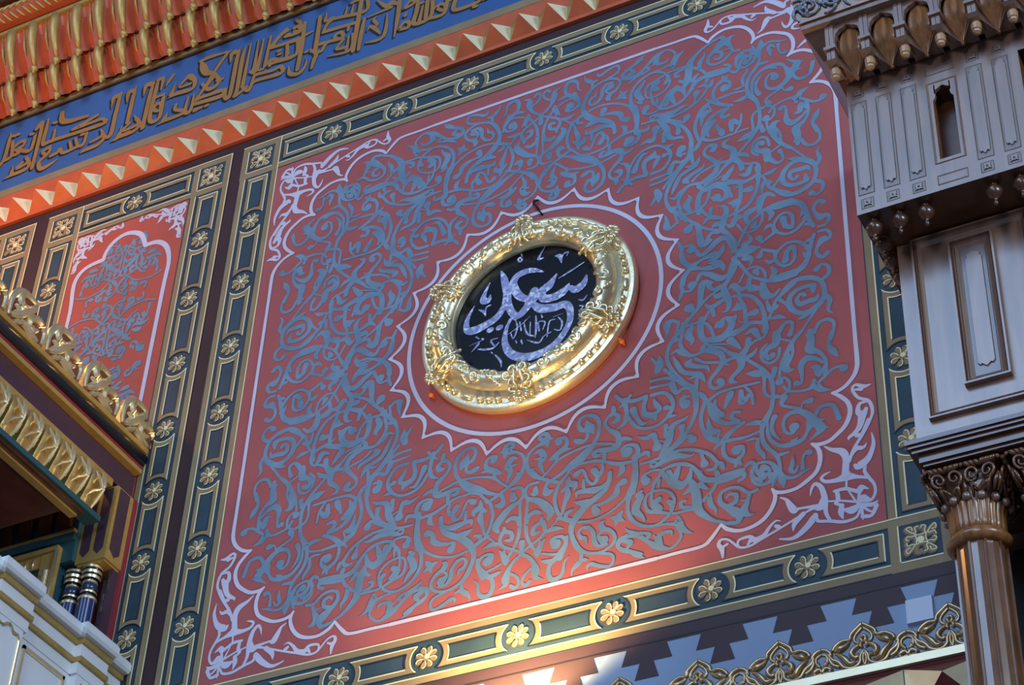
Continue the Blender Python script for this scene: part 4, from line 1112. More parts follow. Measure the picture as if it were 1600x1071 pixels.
# ------------------------------------------------------------------ stepped band below the large panel
sb = thing('stepped_border', 'aubergine stepped border painted on powder blue below the large panel', 'wall border', W(0, -2.0, 0))
m = MB(); rect(m, -1.86, 2.1, -2.34, -1.9, 0.0016); m.build('blue_ground', 'step', sb)
m = MB(); rect(m, -1.86, 2.1, -1.906, -1.8405, 0.0026, 0)
line(m, (-1.86, -1.893), (2.1, -1.893), 0.007, 0.0034, 1)
for k in range(-10, 3):
    c = 1.531 + 0.318 * k
    m.face([W(c - 0.109, -1.978, 0.0028), W(c + 0.109, -1.978, 0.0028), W(c + 0.087, -1.906, 0.0028), W(c - 0.087, -1.906, 0.0028)], 0)
    m.face([W(c - 0.052, -2.052, 0.0028), W(c + 0.052, -2.052, 0.0028), W(c + 0.030, -1.978, 0.0028), W(c - 0.030, -1.978, 0.0028)], 0)
m.build('stepped_teeth', ['stepdk', 'black'], sb)
cv = thing('cover_plate', 'white square cover plate fixed over the stepped border beside the column', 'cover plate', W(1.69, -2.03, 0))
m = MB(); m.hexa([W(1.634, -2.084, 0.0), W(1.741, -2.084, 0.0), W(1.741, -1.978, 0.0), W(1.634, -1.978, 0.0)], [W(1.637, -2.081, 0.022), W(1.738, -2.081, 0.022), W(1.738, -1.981, 0.022), W(1.637, -1.981, 0.022)])
m.build('cover', 'plate', cv)

# ------------------------------------------------------------------ cresting over the dado cornice
cr = thing('openwork_cresting', 'antique gold openwork cresting in front of the stepped border', 'cresting', W(0, -2.316, 0.15))
CB = -2.316; CD = 0.15
def strokes(parent, name, uc, S, matn, r=0.0085, d=CD):
    m = MB()
    for st in S:
        for sx in (1, -1):
            pts = spline([(p[0] * sx, p[1], p[2] if len(p) > 2 else 1.0) for p in st], 4)
            m.tube([W(uc + p[0], CB + p[1], d + 0.010) for p in pts], [r * max(0.25, p[2]) for p in pts], 0, 6, 1.3)
    return m.build(name, matn, parent, smooth=True)
BIG = [
    [(0, 0.187), (0.020, 0.172), (0.045, 0.150), (0.052, 0.128), (0.080, 0.130), (0.108, 0.114), (0.118, 0.096)],
    [(0, 0.170, .8), (0.026, 0.146, .8), (0.034, 0.122, .8), (0.022, 0.108, .8), (0.012, 0.112, .6)],
    [(0, 0.136, 1.1), (0.012, 0.126, .9), (0.004, 0.112, .8), (0.016, 0.100, 1.2), (0.006, 0.088, .8)],
    [(0.052, 0.122, .7), (0.066, 0.108, 1.2), (0.092, 0.098, 1.7), (0.112, 0.090, .5)],
    [(0.012, 0.100, .9), (0.034, 0.090, 1.3), (0.048, 0.070, 1.5), (0.036, 0.050, 1.1), (0.022, 0.056, .9), (0.026, 0.066, .6)],
    [(0.0, 0.076, .8), (0.014, 0.052, 1), (0.018, 0.026, 1), (0.044, 0.010, 1), (0.078, 0.018, 1.1), (0.098, 0.046, 1.1), (0.120, 0.060, 1.1), (0.132, 0.082, 1.0), (0.124, 0.100, .8)],
    [(0.034, 0.036, .8), (0.056, 0.030, 1.4), (0.072, 0.052, 1.6), (0.094, 0.074, 1.2), (0.110, 0.084, .5)],
    [(0.002, 0.066, .9), (0.006, 0.040, .6), (0.0, 0.010, .6)],
    [(0.070, 0.112, .35), (0.074, 0.100, .35)], [(0.082, 0.112, .35), (0.088, 0.098, .35)],
]
LIT = [
    [(0, 0.112), (0.022, 0.104), (0.036, 0.086), (0.030, 0.066), (0.042, 0.040), (0.066, 0.026)],
    [(0, 0.092, .7), (0.018, 0.084, .7), (0.022, 0.066, .7), (0.016, 0.044, .7)],
    [(0.0, 0.016, 1), (0.012, 0.034, 1.1), (0.034, 0.020, 1.1), (0.020, 0.008, .8)],
    [(0.0, 0.012, .9), (0.024, 0.008, 1.0), (0.048, 0.006, .8)],
    [(0.006, 0.040, .7), (0.016, 0.054, .9), (0.010, 0.062, .6)],
]
for k in range(-10, 2):
    strokes(cr, 'palmette', 1.5105 + 0.3245 * k, BIG, 'bronze')
    if k < 1: strokes(cr, 'small_palmette', 1.5105 + 0.3245 * (k + 0.5), LIT, 'bronze')
m = MB()
m.box(-1.9, 2.02, CB - 0.026, CB + 0.006, 0.004, CD + 0.022)
m.build('gilt_ledge', 'gilt', cr)
st = thing('pyramid_moulding', 'maroon moulding with gold-faced pyramids under the openwork cresting', 'moulding', W(0, -2.5, 0))
m = MB(); m.box(-1.9, 2.02, -2.78, -2.343, 0.004, 0.155); m.build('moulding_strip', 'stud', st)
for k in range(-11, 1):
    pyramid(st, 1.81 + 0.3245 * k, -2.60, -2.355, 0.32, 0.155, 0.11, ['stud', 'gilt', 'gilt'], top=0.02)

# ------------------------------------------------------------------ the round frame
FC = (-0.005, 0.0)
rf = thing('round_frame', 'round gold frame with black glass and mother-of-pearl Arabic calligraphy', 'picture frame', W(*FC, 0))
def polar(r, a, d): return W(FC[0] + r * math.cos(a), FC[1] + r * math.sin(a), d)
def ringprof(name, prof, matn, sharp=0.6, n=144):
    m = MB(); rows = [[polar(r, 2 * PI * k / n, d) for k in range(n)] for r, d in prof]
    m.grid(rows, 0, True); return m.build(name, matn, rf, sharp=sharp)
ringprof('outer_moulding', [(0.545, 0.004), (0.552, 0.02), (0.552, 0.046), (0.545, 0.058), (0.528, 0.062), (0.522, 0.060), (0.520, 0.056), (0.498, 0.056), (0.494, 0.062), (0.488, 0.066), (0.470, 0.070), (0.462, 0.078)], 'goldw')
T0 = [(0.466, 0.076)] + [(0.418 + 0.047 * math.cos(t), 0.076 + 0.050 * math.sin(t)) for t in [PI * i / 10 for i in range(11)]] + [(0.368, 0.070)]
ringprof('inner_torus', T0, 'goldw', 1.0)
ringprof('sight_edge', [(0.386, 0.076), (0.382, 0.088), (0.374, 0.090), (0.368, 0.082), (0.366, 0.060)], 'goldw')
for k in range(48):                             # bead-and-reel ring: three beads, one long reel
    a = 2 * PI * (k + 0.5) / 48; m = MB()
    if k % 4 == 3:
        m.tube([polar(0.509, a + t, 0.064) for t in (-0.062, -0.05, -0.02, 0.02, 0.05, 0.062)], [0.005, 0.013, 0.0155, 0.0155, 0.013, 0.005], 0, 8)
        m.build('reel', 'goldw', rf, smooth=True)
    else:
        m.sphere(polar(0.509, a + ((k % 4) - 1) * -0.035, 0.066), 0.0165, 0, 8); m.build('bead', 'goldw', rf, smooth=True)
m = MB()
def tor(a, t, h): return polar(0.418 + (0.047 + h) * math.cos(t), a, 0.076 + (0.050 + h) * math.sin(t))
for k in range(30):                             # scrolled relief on the torus
    a0 = 2 * PI * k / 30; sgn = 1 if k % 2 else -1
    ps = []
    for i in range(15):
        q = i / 14; th = q * 2.1 * PI
        rr = 0.075 * (1 - 0.82 * q)
        ps.append(tor(a0 + rr * math.cos(th), PI / 2 + sgn * 9.0 * rr * math.sin(th) + sgn * 0.15, 0.001))
    m.tube(ps, [0.006 + 0.0055 * math.sin(PI * i / 14) for i in range(15)] , 0, 5)
    for j in range(3):
        t0 = PI / 2 - sgn * (0.25 + 0.22 * j)
        m.tube([tor(a0 + 0.02 + 0.03 * j, t0, 0.0), tor(a0 + 0.06 + 0.03 * j, t0 - sgn * 0.28, 0.003), tor(a0 + 0.085 + 0.03 * j, t0 - sgn * 0.18, 0.0)], [0.004, 0.011, 0.004], 0, 5)
m.build('relief_scrolls', 'goldw', rf, smooth=True)
for k in range(6):                              # six applied scroll clusters
    a0 = PI / 6 + k * PI / 3 + 0.03
    er, ea = Vector((math.cos(a0), 0, math.sin(a0))), Vector((-math.sin(a0), 0, math.cos(a0)))
    def P(x, y, z): return Vector(polar(0.475, a0, 0)) + er * (x * 1.12) + ea * (y * 1.22) + Vector((0, -z, 0))
    m = MB()
    for j in range(6):
        t = j * PI / 3
        c = P(0.045 + 0.027 * math.cos(t), 0.027 * math.sin(t), 0.100); m.sphere(c, 0.0125, 0, 8)
        m.tube([P(0.045 + 0.017 * math.cos(t + .5), 0.017 * math.sin(t + .5), 0.108), P(0.045 + 0.040 * math.cos(t + .5), 0.040 * math.sin(t + .5), 0.098)], [0.007, 0.005], 0, 6)
    m.sphere(P(0.045, 0, 0.112), 0.012, 0, 8)
    for s in (1, -1):
        for (x0, y0, R, tw, z) in ((-0.015, 0.034, 0.026, 1.5, 0.118), (-0.066, 0.030, 0.022, 1.4, 0.136), (0.010, 0.046, 0.015, 1.3, 0.104)):
            ps = []
            for i in range(14):
                q = i / 13; th = -0.6 + q * tw * 2 * PI * 0.75
                rr = R * (1 - 0.75 * q)
                ps.append(P(x0 + rr * math.cos(th) * 1.05, s * (y0 - 0.012 + rr * math.sin(th)), z))
            m.tube(ps, [0.0040 + 0.0045 * math.sin(PI * i / 13) for i in range(14)], 0, 6)
        m.tube([P(0.03, 0.004 * s, 0.112), P(0.0, 0.018 * s, 0.126), P(-0.04, 0.012 * s, 0.136), P(-0.088, 0.020 * s, 0.128), P(-0.100, 0.034 * s, 0.116)], [0.005, 0.008, 0.009, 0.007, 0.004], 0, 6)
    m.tube([P(-0.02, 0, 0.128), P(-0.07, 0, 0.138), P(-0.112, 0, 0.120)], [0.006, 0.009, 0.005], 0, 6)
    m.sphere(P(-0.110, 0, 0.118), 0.010, 0, 6)
    m.build('scroll_cluster', 'goldw', rf, smooth=True)
m = MB(); m.face([polar(0.372, 2 * PI * k / 96, 0.058) for k in range(96)], 0); gl = m.build('black_glass', 'glass', rf)
m = MB()
for stt in parse(CALLIGRAPHY): ribbon(m, stt, 0.0605, 0, wmul=0.94 if max(p[2] for p in stt) > 0.025 else 0.72)
m.build('calligraphy', 'pearl', rf)

hk = thing('wall_hook', 'dark bent wire hook above the round gold frame', 'hook', W(-0.02, 0.70, 0))
m = MB(); m.tube([W(0.030, 0.628, 0.0), W(0.024, 0.640, 0.035), W(0.012, 0.665, 0.040), (W(-0.006, 0.690, 0.03)), W(-0.012, 0.712, 0.02), W(-0.004, 0.722, 0.02), W(0.012, 0.716, 0.02)], 0.0065, 0, 6)
m.build('hook', 'iron', hk, smooth=True)
for u, v, lb in ((-0.497, -0.314, 'small orange peg on the red wall at the lower left of the round frame'), (0.470, -0.328, 'small orange peg on the red wall at the right below the round frame')):
    pg = thing('wall_peg', lb, 'peg', W(u, v, 0))
    m = MB(); m.tube([W(u, v, 0.0), W(u, v, 0.030), W(u, v, 0.034)], [0.007, 0.007, 0.012], 0, 8)
    m.tube([W(u, v, 0.030), W(u - 0.016, v + 0.018, 0.034)], [0.010, 0.004], 0, 6)
    m.tube([W(u, v, 0.030), W(u + 0.012, v - 0.008, 0.034)], [0.012, 0.007], 0, 6); m.sphere(W(u, v - 0.006, 0.032), 0.012, 0, 8)
    m.build('peg', 'peg', pg, smooth=True)
# ------------------------------------------------------------------ carved walnut balcony on the right
def frame_mould(m, u0, u1, v0, v1, d, w, h, k=0, steps=((0.0, 0.0), (0.25, 1.0), (0.5, 0.6), (0.7, 0.75), (1.0, -0.3))):
    """mitred rectangular moulding: steps = (fraction across, fraction of height)"""
    rows = []
    for a, b in steps:
        q = w * a
        rows.append([W(u0 + q, v0 + q, d + h * b), W(u1 - q, v0 + q, d + h * b), W(u1 - q, v1 - q, d + h * b), W(u0 + q, v1 - q, d + h * b)])
    m.grid(rows, k, True)
BD = 1.0
bal = thing('balcony_front', 'walnut balcony box with slotted panels, hanging above the lower panelled pier', 'balcony', W(2.4, -0.6, BD / 2))
BU0, BU1, BV0, BV1 = 1.878, 3.05, -0.952, -0.268
NC = 2.247
m = MB()                                        # boarding with the open slot and the side bay left out
holes = [(NC - 0.040, NC + 0.040, -0.800, -0.425), (2.545, 2.72, -0.86, -0.372)]
us = sorted({BU0, BU1, *[h[0] for h in holes], *[h[1] for h in holes]}); vs = sorted({BV0, BV1, *[h[2] for h in holes], *[h[3] for h in holes]})
def inhole(u, v): return any(h[0] < u < h[1] and h[2] < v < h[3] for h in holes)
for i in range(len(us) - 1):
    for j in range(len(vs) - 1):
        if not inhole((us[i] + us[i + 1]) / 2, (vs[j] + vs[j + 1]) / 2):
            m.face([W(us[i], vs[j], BD), W(us[i + 1], vs[j], BD), W(us[i + 1], vs[j + 1], BD), W(us[i], vs[j + 1], BD)])
m.face([W(BU0, BV0, 0.01), W(BU0, BV0, BD), W(BU0, BV1, BD), W(BU0, BV1, 0.01)])
m.face([W(BU1, BV0, BD), W(BU1, BV0, 0.01), W(BU1, BV1, 0.01), W(BU1, BV1, BD)])
m.face([W(BU0, BV1, BD), W(BU1, BV1, BD), W(BU1, BV1, 0.01), W(BU0, BV1, 0.01)])
m.build('boarding', 'wood', bal)
m = MB(); m.box(BU0, BU1, BV0 + 0.001, BV0 + 0.02, 0.01, BD - 0.004); m.build('soffit', 'wooddk', bal)  # darker walnut puts the shade of the underside into the colour
def niche(h, depth, name, matin):
    u0, u1, v0, v1 = h; m = MB(); z0, z1 = BD - depth, BD
    m.face([W(u0, v0, z0), W(u1, v0, z0), W(u1, v1, z0), W(u0, v1, z0)], 1)
    m.face([W(u0, v0, z1), W(u0, v0, z0), W(u0, v1, z0), W(u0, v1, z1)], 0); m.face([W(u1, v0, z0), W(u1, v0, z1), W(u1, v1, z1), W(u1, v1, z0)], 0)
    m.face([W(u0, v1, z0), W(u1, v1, z0), W(u1, v1, z1), W(u0, v1, z1)], 1); m.face([W(u0, v0, z1), W(u1, v0, z1), W(u1, v0, z0), W(u0, v0, z0)], 0)
    return m.build(name, matin, bal)
niche(holes[0], 0.09, 'slot_recess', ['woodor', 'wooddk']); niche(holes[1], 0.16, 'side_bay', ['woodor', 'shadebk'])  # black back of the side bay is the opening's shade, done as colour
# cusped head and sill of the slot
m = MB(); u0, u1, v0, v1 = holes[0]; w = u1 - u0
head = [(0, -0.070), (0.10, -0.060), (0.16, -0.040), (0.10, -0.030), (0.16, -0.016), (0.36, -0.006), (0.5, 0.006), (0.64, -0.006), (0.84, -0.016), (0.90, -0.030), (0.84, -0.040), (0.90, -0.060), (1, -0.070)]
P = [(u0 + w * x, v1 + y) for x, y in head]
for i in range(len(P) - 1):
    a, c = P[i], P[i + 1]
    m.face([W(a[0], a[1], BD + 0.001), W(c[0], c[1], BD + 0.001), W(c[0], v1 + 0.012, BD + 0.001), W(a[0], v1 + 0.012, BD + 0.001)])
    m.face([W(a[0], a[1], BD - 0.014), W(c[0], c[1], BD - 0.014), W(c[0], c[1], BD + 0.001), W(a[0], a[1], BD + 0.001)])
frame_mould(m, NC - 0.060, NC + 0.060, -0.822, -0.396, BD, 0.010, 0.004)
m.build('slot_surround', 'wood', bal)
def slot_panel(parent, uc, v0, v1, w, d, name='slotted_panel'):
    """sunk panel with a raised arched tongue"""
    m = MB(); u0, u1 = uc - w / 2, uc + w / 2
    frame_mould(m, u0, u1, v0, v1, d, 0.005, 0.002, 0, ((0, 0.2), (0.4, 1.0), (1.0, -0.5)))
    rect(m, u0 + 0.004, u1 - 0.004, v0 + 0.004, v1 - 0.004, d + 0.0008, 1)
    q = w * 0.33; t = v1 - w * 0.40; bt = v0 + w * 0.45
    R = [(uc - q, bt + 0.010), (uc - q * 0.75, bt), (uc - q * 0.5, bt + 0.004), (uc, bt - 0.010), (uc + q * 0.5, bt + 0.004), (uc + q * 0.75, bt), (uc + q, bt + 0.010),
         (uc + q, t - 0.020), (uc + q * 0.72, t - 0.012), (uc + q * 0.85, t - 0.002), (uc, t + 0.016), (uc - q * 0.85, t - 0.002), (uc - q * 0.72, t - 0.012), (uc - q, t - 0.020)]
    cx = uc; cyv = (bt + t) / 2
    out = [W(a, c, d + 0.001) for a, c in R]; top = [W(uc + (a - uc) * 0.93, cyv + (c - cyv) * 0.992, d + 0.007) for a, c in R]
    m.grid([out, top], 1, True); m.face(top, 0)
    return m.build(name, ['wood', 'scrollwood'], parent)
def wood_rosette(parent, uc, vc, s, d):
    m = MB(); h = s / 2
    frame_mould(m, uc - h, uc + h, vc - h, vc + h, d, 0.004, 0.002, 0, ((0, 0.3), (0.5, 1.0), (1.0, -0.5)))
    rect(m, uc - h + .003, uc + h - .003, vc - h + .003, vc + h - .003, d + 0.0008, 1)
    pts = []
    for k in range(16):
        a = k * PI / 8; r = h * (0.80, 0.50, 0.62, 0.50)[k % 4] * (1.15 if k % 4 == 0 else 1)
        pts.append((uc + r * math.cos(a + PI / 4), vc + r * math.sin(a + PI / 4)))
    m.grid([[W(*p, d + 0.001) for p in pts], [W(uc + (p[0] - uc) * .86, vc + (p[1] - vc) * .86, d + 0.006) for p in pts]], 1, True)
    m.face([W(uc + (p[0] - uc) * .86, vc + (p[1] - vc) * .86, d + 0.006) for p in pts], 0)
    c = W(uc, vc, d + 0.006)
    ring = [[(c[0] + r * math.cos(2 * PI * k / 12), c[1] - z, c[2] + r * math.sin(2 * PI * k / 12)) for k in range(12)] for r, z in ((h * .26, 0.0005), (h * .26, -0.003), (h * .18, -0.003), (h * .12, 0.004), (0.0005, 0.006))]
    m.grid(ring, 1, True)
    return m.build('carved_square', ['wood', 'scrollwood'], parent)
for uc in (1.922, 2.020, 2.119, 2.375, 2.474):
    slot_panel(bal, uc, -0.862, -0.376, 0.064, BD)
    wood_rosette(bal, uc, -0.328, 0.050, BD); wood_rosette(bal, uc, -0.906, 0.050, BD)
for vc in (-0.333, -0.903):
    m = MB(); frame_mould(m, NC - 0.058, NC + 0.058, vc - 0.024, vc + 0.024, BD, 0.008, 0.003, 0, ((0, .2), (.3, 1), (.7, -.8), (1, .2)))
    m.build('bar_panel', 'wood', bal)
def drop(cx, cy, z, s=1.0, n=16):
    """turned onion-shaped drop hanging down from z"""
    m = MB(); P = [(0.004, -0.100), (0.007, -0.094), (0.010, -0.088), (0.006, -0.080), (0.008, -0.070), (0.018, -0.062), (0.029, -0.048), (0.032, -0.034), (0.026, -0.020), (0.014, -0.012), (0.018, -0.008), (0.018, 0.0)]
    m.lathe(cx, cy, [(r * s, z + y * s) for r, y in P], n, 0, lobes=12, amp=0.10); return m
for uc in (1.922, 2.020, 2.119, 2.375, 2.474):
    p = W(uc, BV0, 0.945); drop(p[0], p[1], p[2] + 0.002).build('turned_drop', 'wooddk', bal, smooth=True)
for dd in (0.845, 0.745, 0.645, 0.545):
    p = W(1.922, BV0, dd); drop(p[0], p[1], p[2] + 0.002).build('turned_drop', 'wooddk', bal, smooth=True)

# ---- stalactite crown of the balcony
crn = thing('stalactite_crown', 'walnut crown of bulging niches and small drops along the top of the balcony', 'cornice', W(2.4, -0.17, 1.0))
CP = 0.139; CU = 1.873
m = MB(); m.box(1.866, 3.1, -0.2675, -0.205, 0.01, 1.010)
m.box(1.866, 3.1, -0.205, -0.06, 0.01, 0.985)
m.hexa([W(1.860, -0.267, 0.01), W(1.90, -0.267, 0.01), W(1.90, -0.267, 1.03), W(1.860, -0.267, 1.03)], [W(1.772, -0.07, 0.01), W(1.90, -0.07, 0.01), W(1.90, -0.07, 1.15), W(1.772, -0.07, 1.15)]); m.build('backing', 'wooddk', crn)
m = MB(); m.box(1.770, 3.12, -0.070, -0.045, 0.01, 1.175); m.build('top_rail', 'wood', crn)
DF = 1.150
for k in range(9):
    u = CU + CP * k
    m = MB()                                    # fluted bracket strip with foot
    for s in (-1, 1):
        m.box(u + s * 0.0085 - 0.0075, u + s * 0.0085 + 0.0075, -0.190, -0.070, 1.00, DF)
        m.box(u + s * 0.0085 - 0.0075, u + s * 0.0085 + 0.0075, -0.262, -0.206, 1.03, DF - 0.004)
    m.box(u - 0.024, u + 0.024, -0.206, -0.190, 1.0, DF + 0.008)
    m.hexa([W(u - 0.018, -0.272, 1.06), W(u + 0.018, -0.272, 1.06), W(u + 0.018, -0.272, DF - 0.012), W(u - 0.018, -0.272, DF - 0.012)], [W(u - 0.026, -0.262, 1.03), W(u + 0.026, -0.262, 1.03), W(u + 0.026, -0.262, DF + 0.004), W(u - 0.026, -0.262, DF + 0.004)])
    m.build('fluted_bracket', 'wood', crn)
    p = W(u, -0.272, DF - 0.045); m = MB()
    m.lathe(p[0], p[1], [(0.005, p[2] - 0.062), (0.015, p[2] - 0.054), (0.017, p[2] - 0.046), (0.013, p[2] - 0.043), (0.019, p[2] - 0.040), (0.021, p[2] - 0.012), (0.016, p[2] - 0.006), (0.016, p[2])], 10, 0)
    m.build('faceted_drop', 'woodlt', crn)
    # ogee arch board between brackets, with a melon-shaped niche inside
    uc = u + CP / 2; hw = CP / 2 - 0.016; m = MB()
    arch = [(-1.0, -0.150), (-0.92, -0.115), (-0.62, -0.098), (-0.30, -0.092), (0, -0.083), (0.30, -0.092), (0.62, -0.098), (0.92, -0.115), (1.0, -0.150)]
    arch = [(uc + x * hw * 0.94, y) for x, y in arch]
    side = [uc + x * hw for x in (-1, -1, -0.62, -0.3, 0, 0.3, 0.62, 1, 1)]
    f1, f0 = DF - 0.008, DF - 0.030
    for i in range(len(arch) - 1):
        a, c = arch[i], arch[i + 1]; top0 = -0.070 if 0 < i else -0.070
        m.face([W(a[0], a[1], f1), W(c[0], c[1], f1), W(c[0], -0.068, f1), W(a[0], -0.068, f1)])
        m.face([W(a[0], a[1], f0), W(c[0], c[1], f0), W(c[0], c[1], f1), W(a[0], a[1], f1)])
    for s in (-1, 1):
        a = uc + s * hw * 0.94; e = uc + s * hw
        m.face([W(min(a, e), -0.19, f1), W(max(a, e), -0.19, f1), W(max(a, e), -0.068, f1), W(min(a, e), -0.068, f1)])
    m.build('arch_board', 'wood', crn)
    m = MB(); rows = []; n = 28
    for j in range(15):
        t = j / 14
        v = -0.090 - 0.215 * t
        r = (0.057 * (math.sin(PI * min(1, 0.18 + t * 0.75)) ** 0.8)) * (1 if t < 0.5 else (1 - (t - 0.5) * 1.55)) + 0.002
        dc = 1.085 - 0.035 * t
        row = []
        for i in range(n):
            a = 2 * PI * i / n; rr = max(0.002, r) * (1 + 0.13 * (abs(math.cos(a * 4)) - 0.6))
            p = W(uc, v, dc); row.append((p[0] + rr * math.cos(a), p[1] + rr * math.sin(a), p[2]))
        rows.append(row)
    m.grid(rows, 0, True); m.face(rows[0]); m.face(rows[-1]); m.build('melon_niche', 'woodor', crn, sharp=0.5)
    m = MB()                                    # sloping side facets under each arch, converging on the melon's tip
    tip = W(uc, -0.302, 1.055)
    for s in (-1, 1):
        e = uc + s * (CP / 2 - 0.012)
        m.face([W(e, -0.262, 1.125), W(e, -0.190, 1.10), W(uc, -0.235, 1.03), tip])
        m.face([W(e, -0.262, 1.125), tip, W(uc, -0.262, 1.0), W(e, -0.268, 1.0)])
    m.build('niche_facets', 'wood', crn)
fr = thing('carved_fascia', 'blue-grey carved scroll fascia board above the balcony crown, top right', 'fascia', W(2.4, 0.15, 1.1))
m = MB(); m.hexa([W(1.765, -0.044, 0.01), W(3.12, -0.044, 0.01), W(3.12, -0.044, 1.185), W(1.765, -0.044, 1.185)], [W(1.72, 0.32, 0.01), W(3.12, 0.32, 0.01), W(3.12, 0.32, 1.275), W(1.72, 0.32, 1.275)])
m.build('fascia_board', 'woodor', fr)
m = MB(); random.seed(3)
def fas(u, t): return W(u - 0.03 * t, -0.04 + 0.35 * t, 1.189 + 0.0875 * t)
for r_ in range(2):
    for k in range(13):
        uc = 1.80 + 0.105 * k + 0.05 * r_; tc = 0.16 + 0.31 * r_; sg = 1 if (k + r_) % 2 else -1
        for ph, R, tw in ((0, 0.050, 1.35), (2.4, 0.036, 1.1), (4.2, 0.042, 1.0)):
            ps = []
            for i in range(16):
                q = i / 15; th = ph + sg * q * tw * 2 * PI; rr = R * (1 - 0.78 * q)
                ps.append(fas(uc + 0.02 * math.cos(ph) + rr * math.cos(th), tc + 0.06 * math.sin(ph) + rr * math.sin(th) * 2.6))
            m.tube(ps, [0.004 + 0.006 * math.sin(PI * i / 15) for i in range(16)], 0, 5)
m.build('carved_scrolls', 'scroll', fr, smooth=True)

# ---- lower panelled pier
pier = thing('panelled_pier', 'walnut pier with a framed arched panel under the balcony, above the column capital', 'pier', W(2.23, -1.4, 0.4))
PD = 0.78; QU0, QU1, QV0, QV1 = 1.952, 2.508, -1.872, -0.9535
m = MB(); m.box(QU0, QU1, QV0, QV1, 0.01, PD); m.build('pier_body', 'wood', pier)
m = MB(); frame_mould(m, 2.008, 2.452, -1.795, -0.960, PD, 0.034, 0.022, 0, ((0, 0), (0.03, 1.0), (0.22, 1.0), (0.26, 0.45), (0.42, 0.75), (0.5, 0.4), (0.62, 0.7), (0.75, 0.35), (1.0, 0.0)))
m.build('outer_frame', 'wood', pier)
m = MB(); frame_mould(m, 2.146, 2.314, -1.690, -1.020, PD, 0.034, 0.026, 0, ((0, 0), (0.03, 1.0), (0.25, 1.0), (0.3, 0.4), (0.45, 0.7), (0.55, 0.3), (0.7, 0.5), (1.0, 0.02)))
m.build('inner_frame', 'wood', pier)
slot_panel(pier, 2.230, -1.655, -1.056, 0.098, PD, 'arched_panel')
m = MB()
for (a, c, d0) in ((-1.890, -1.872, PD + 0.030), (-1.903, -1.890, PD + 0.022), (-1.918, -1.903, PD + 0.012), (-1.950, -1.918, PD - 0.006), (-1.962, -1.950, PD - 0.016)):
    m.box(QU0 - (d0 - PD) - 0.006, QU1 + (d0 - PD) + 0.006, a, c, 0.25, d0)
m.build('base_moulding', 'wooddk', pier)

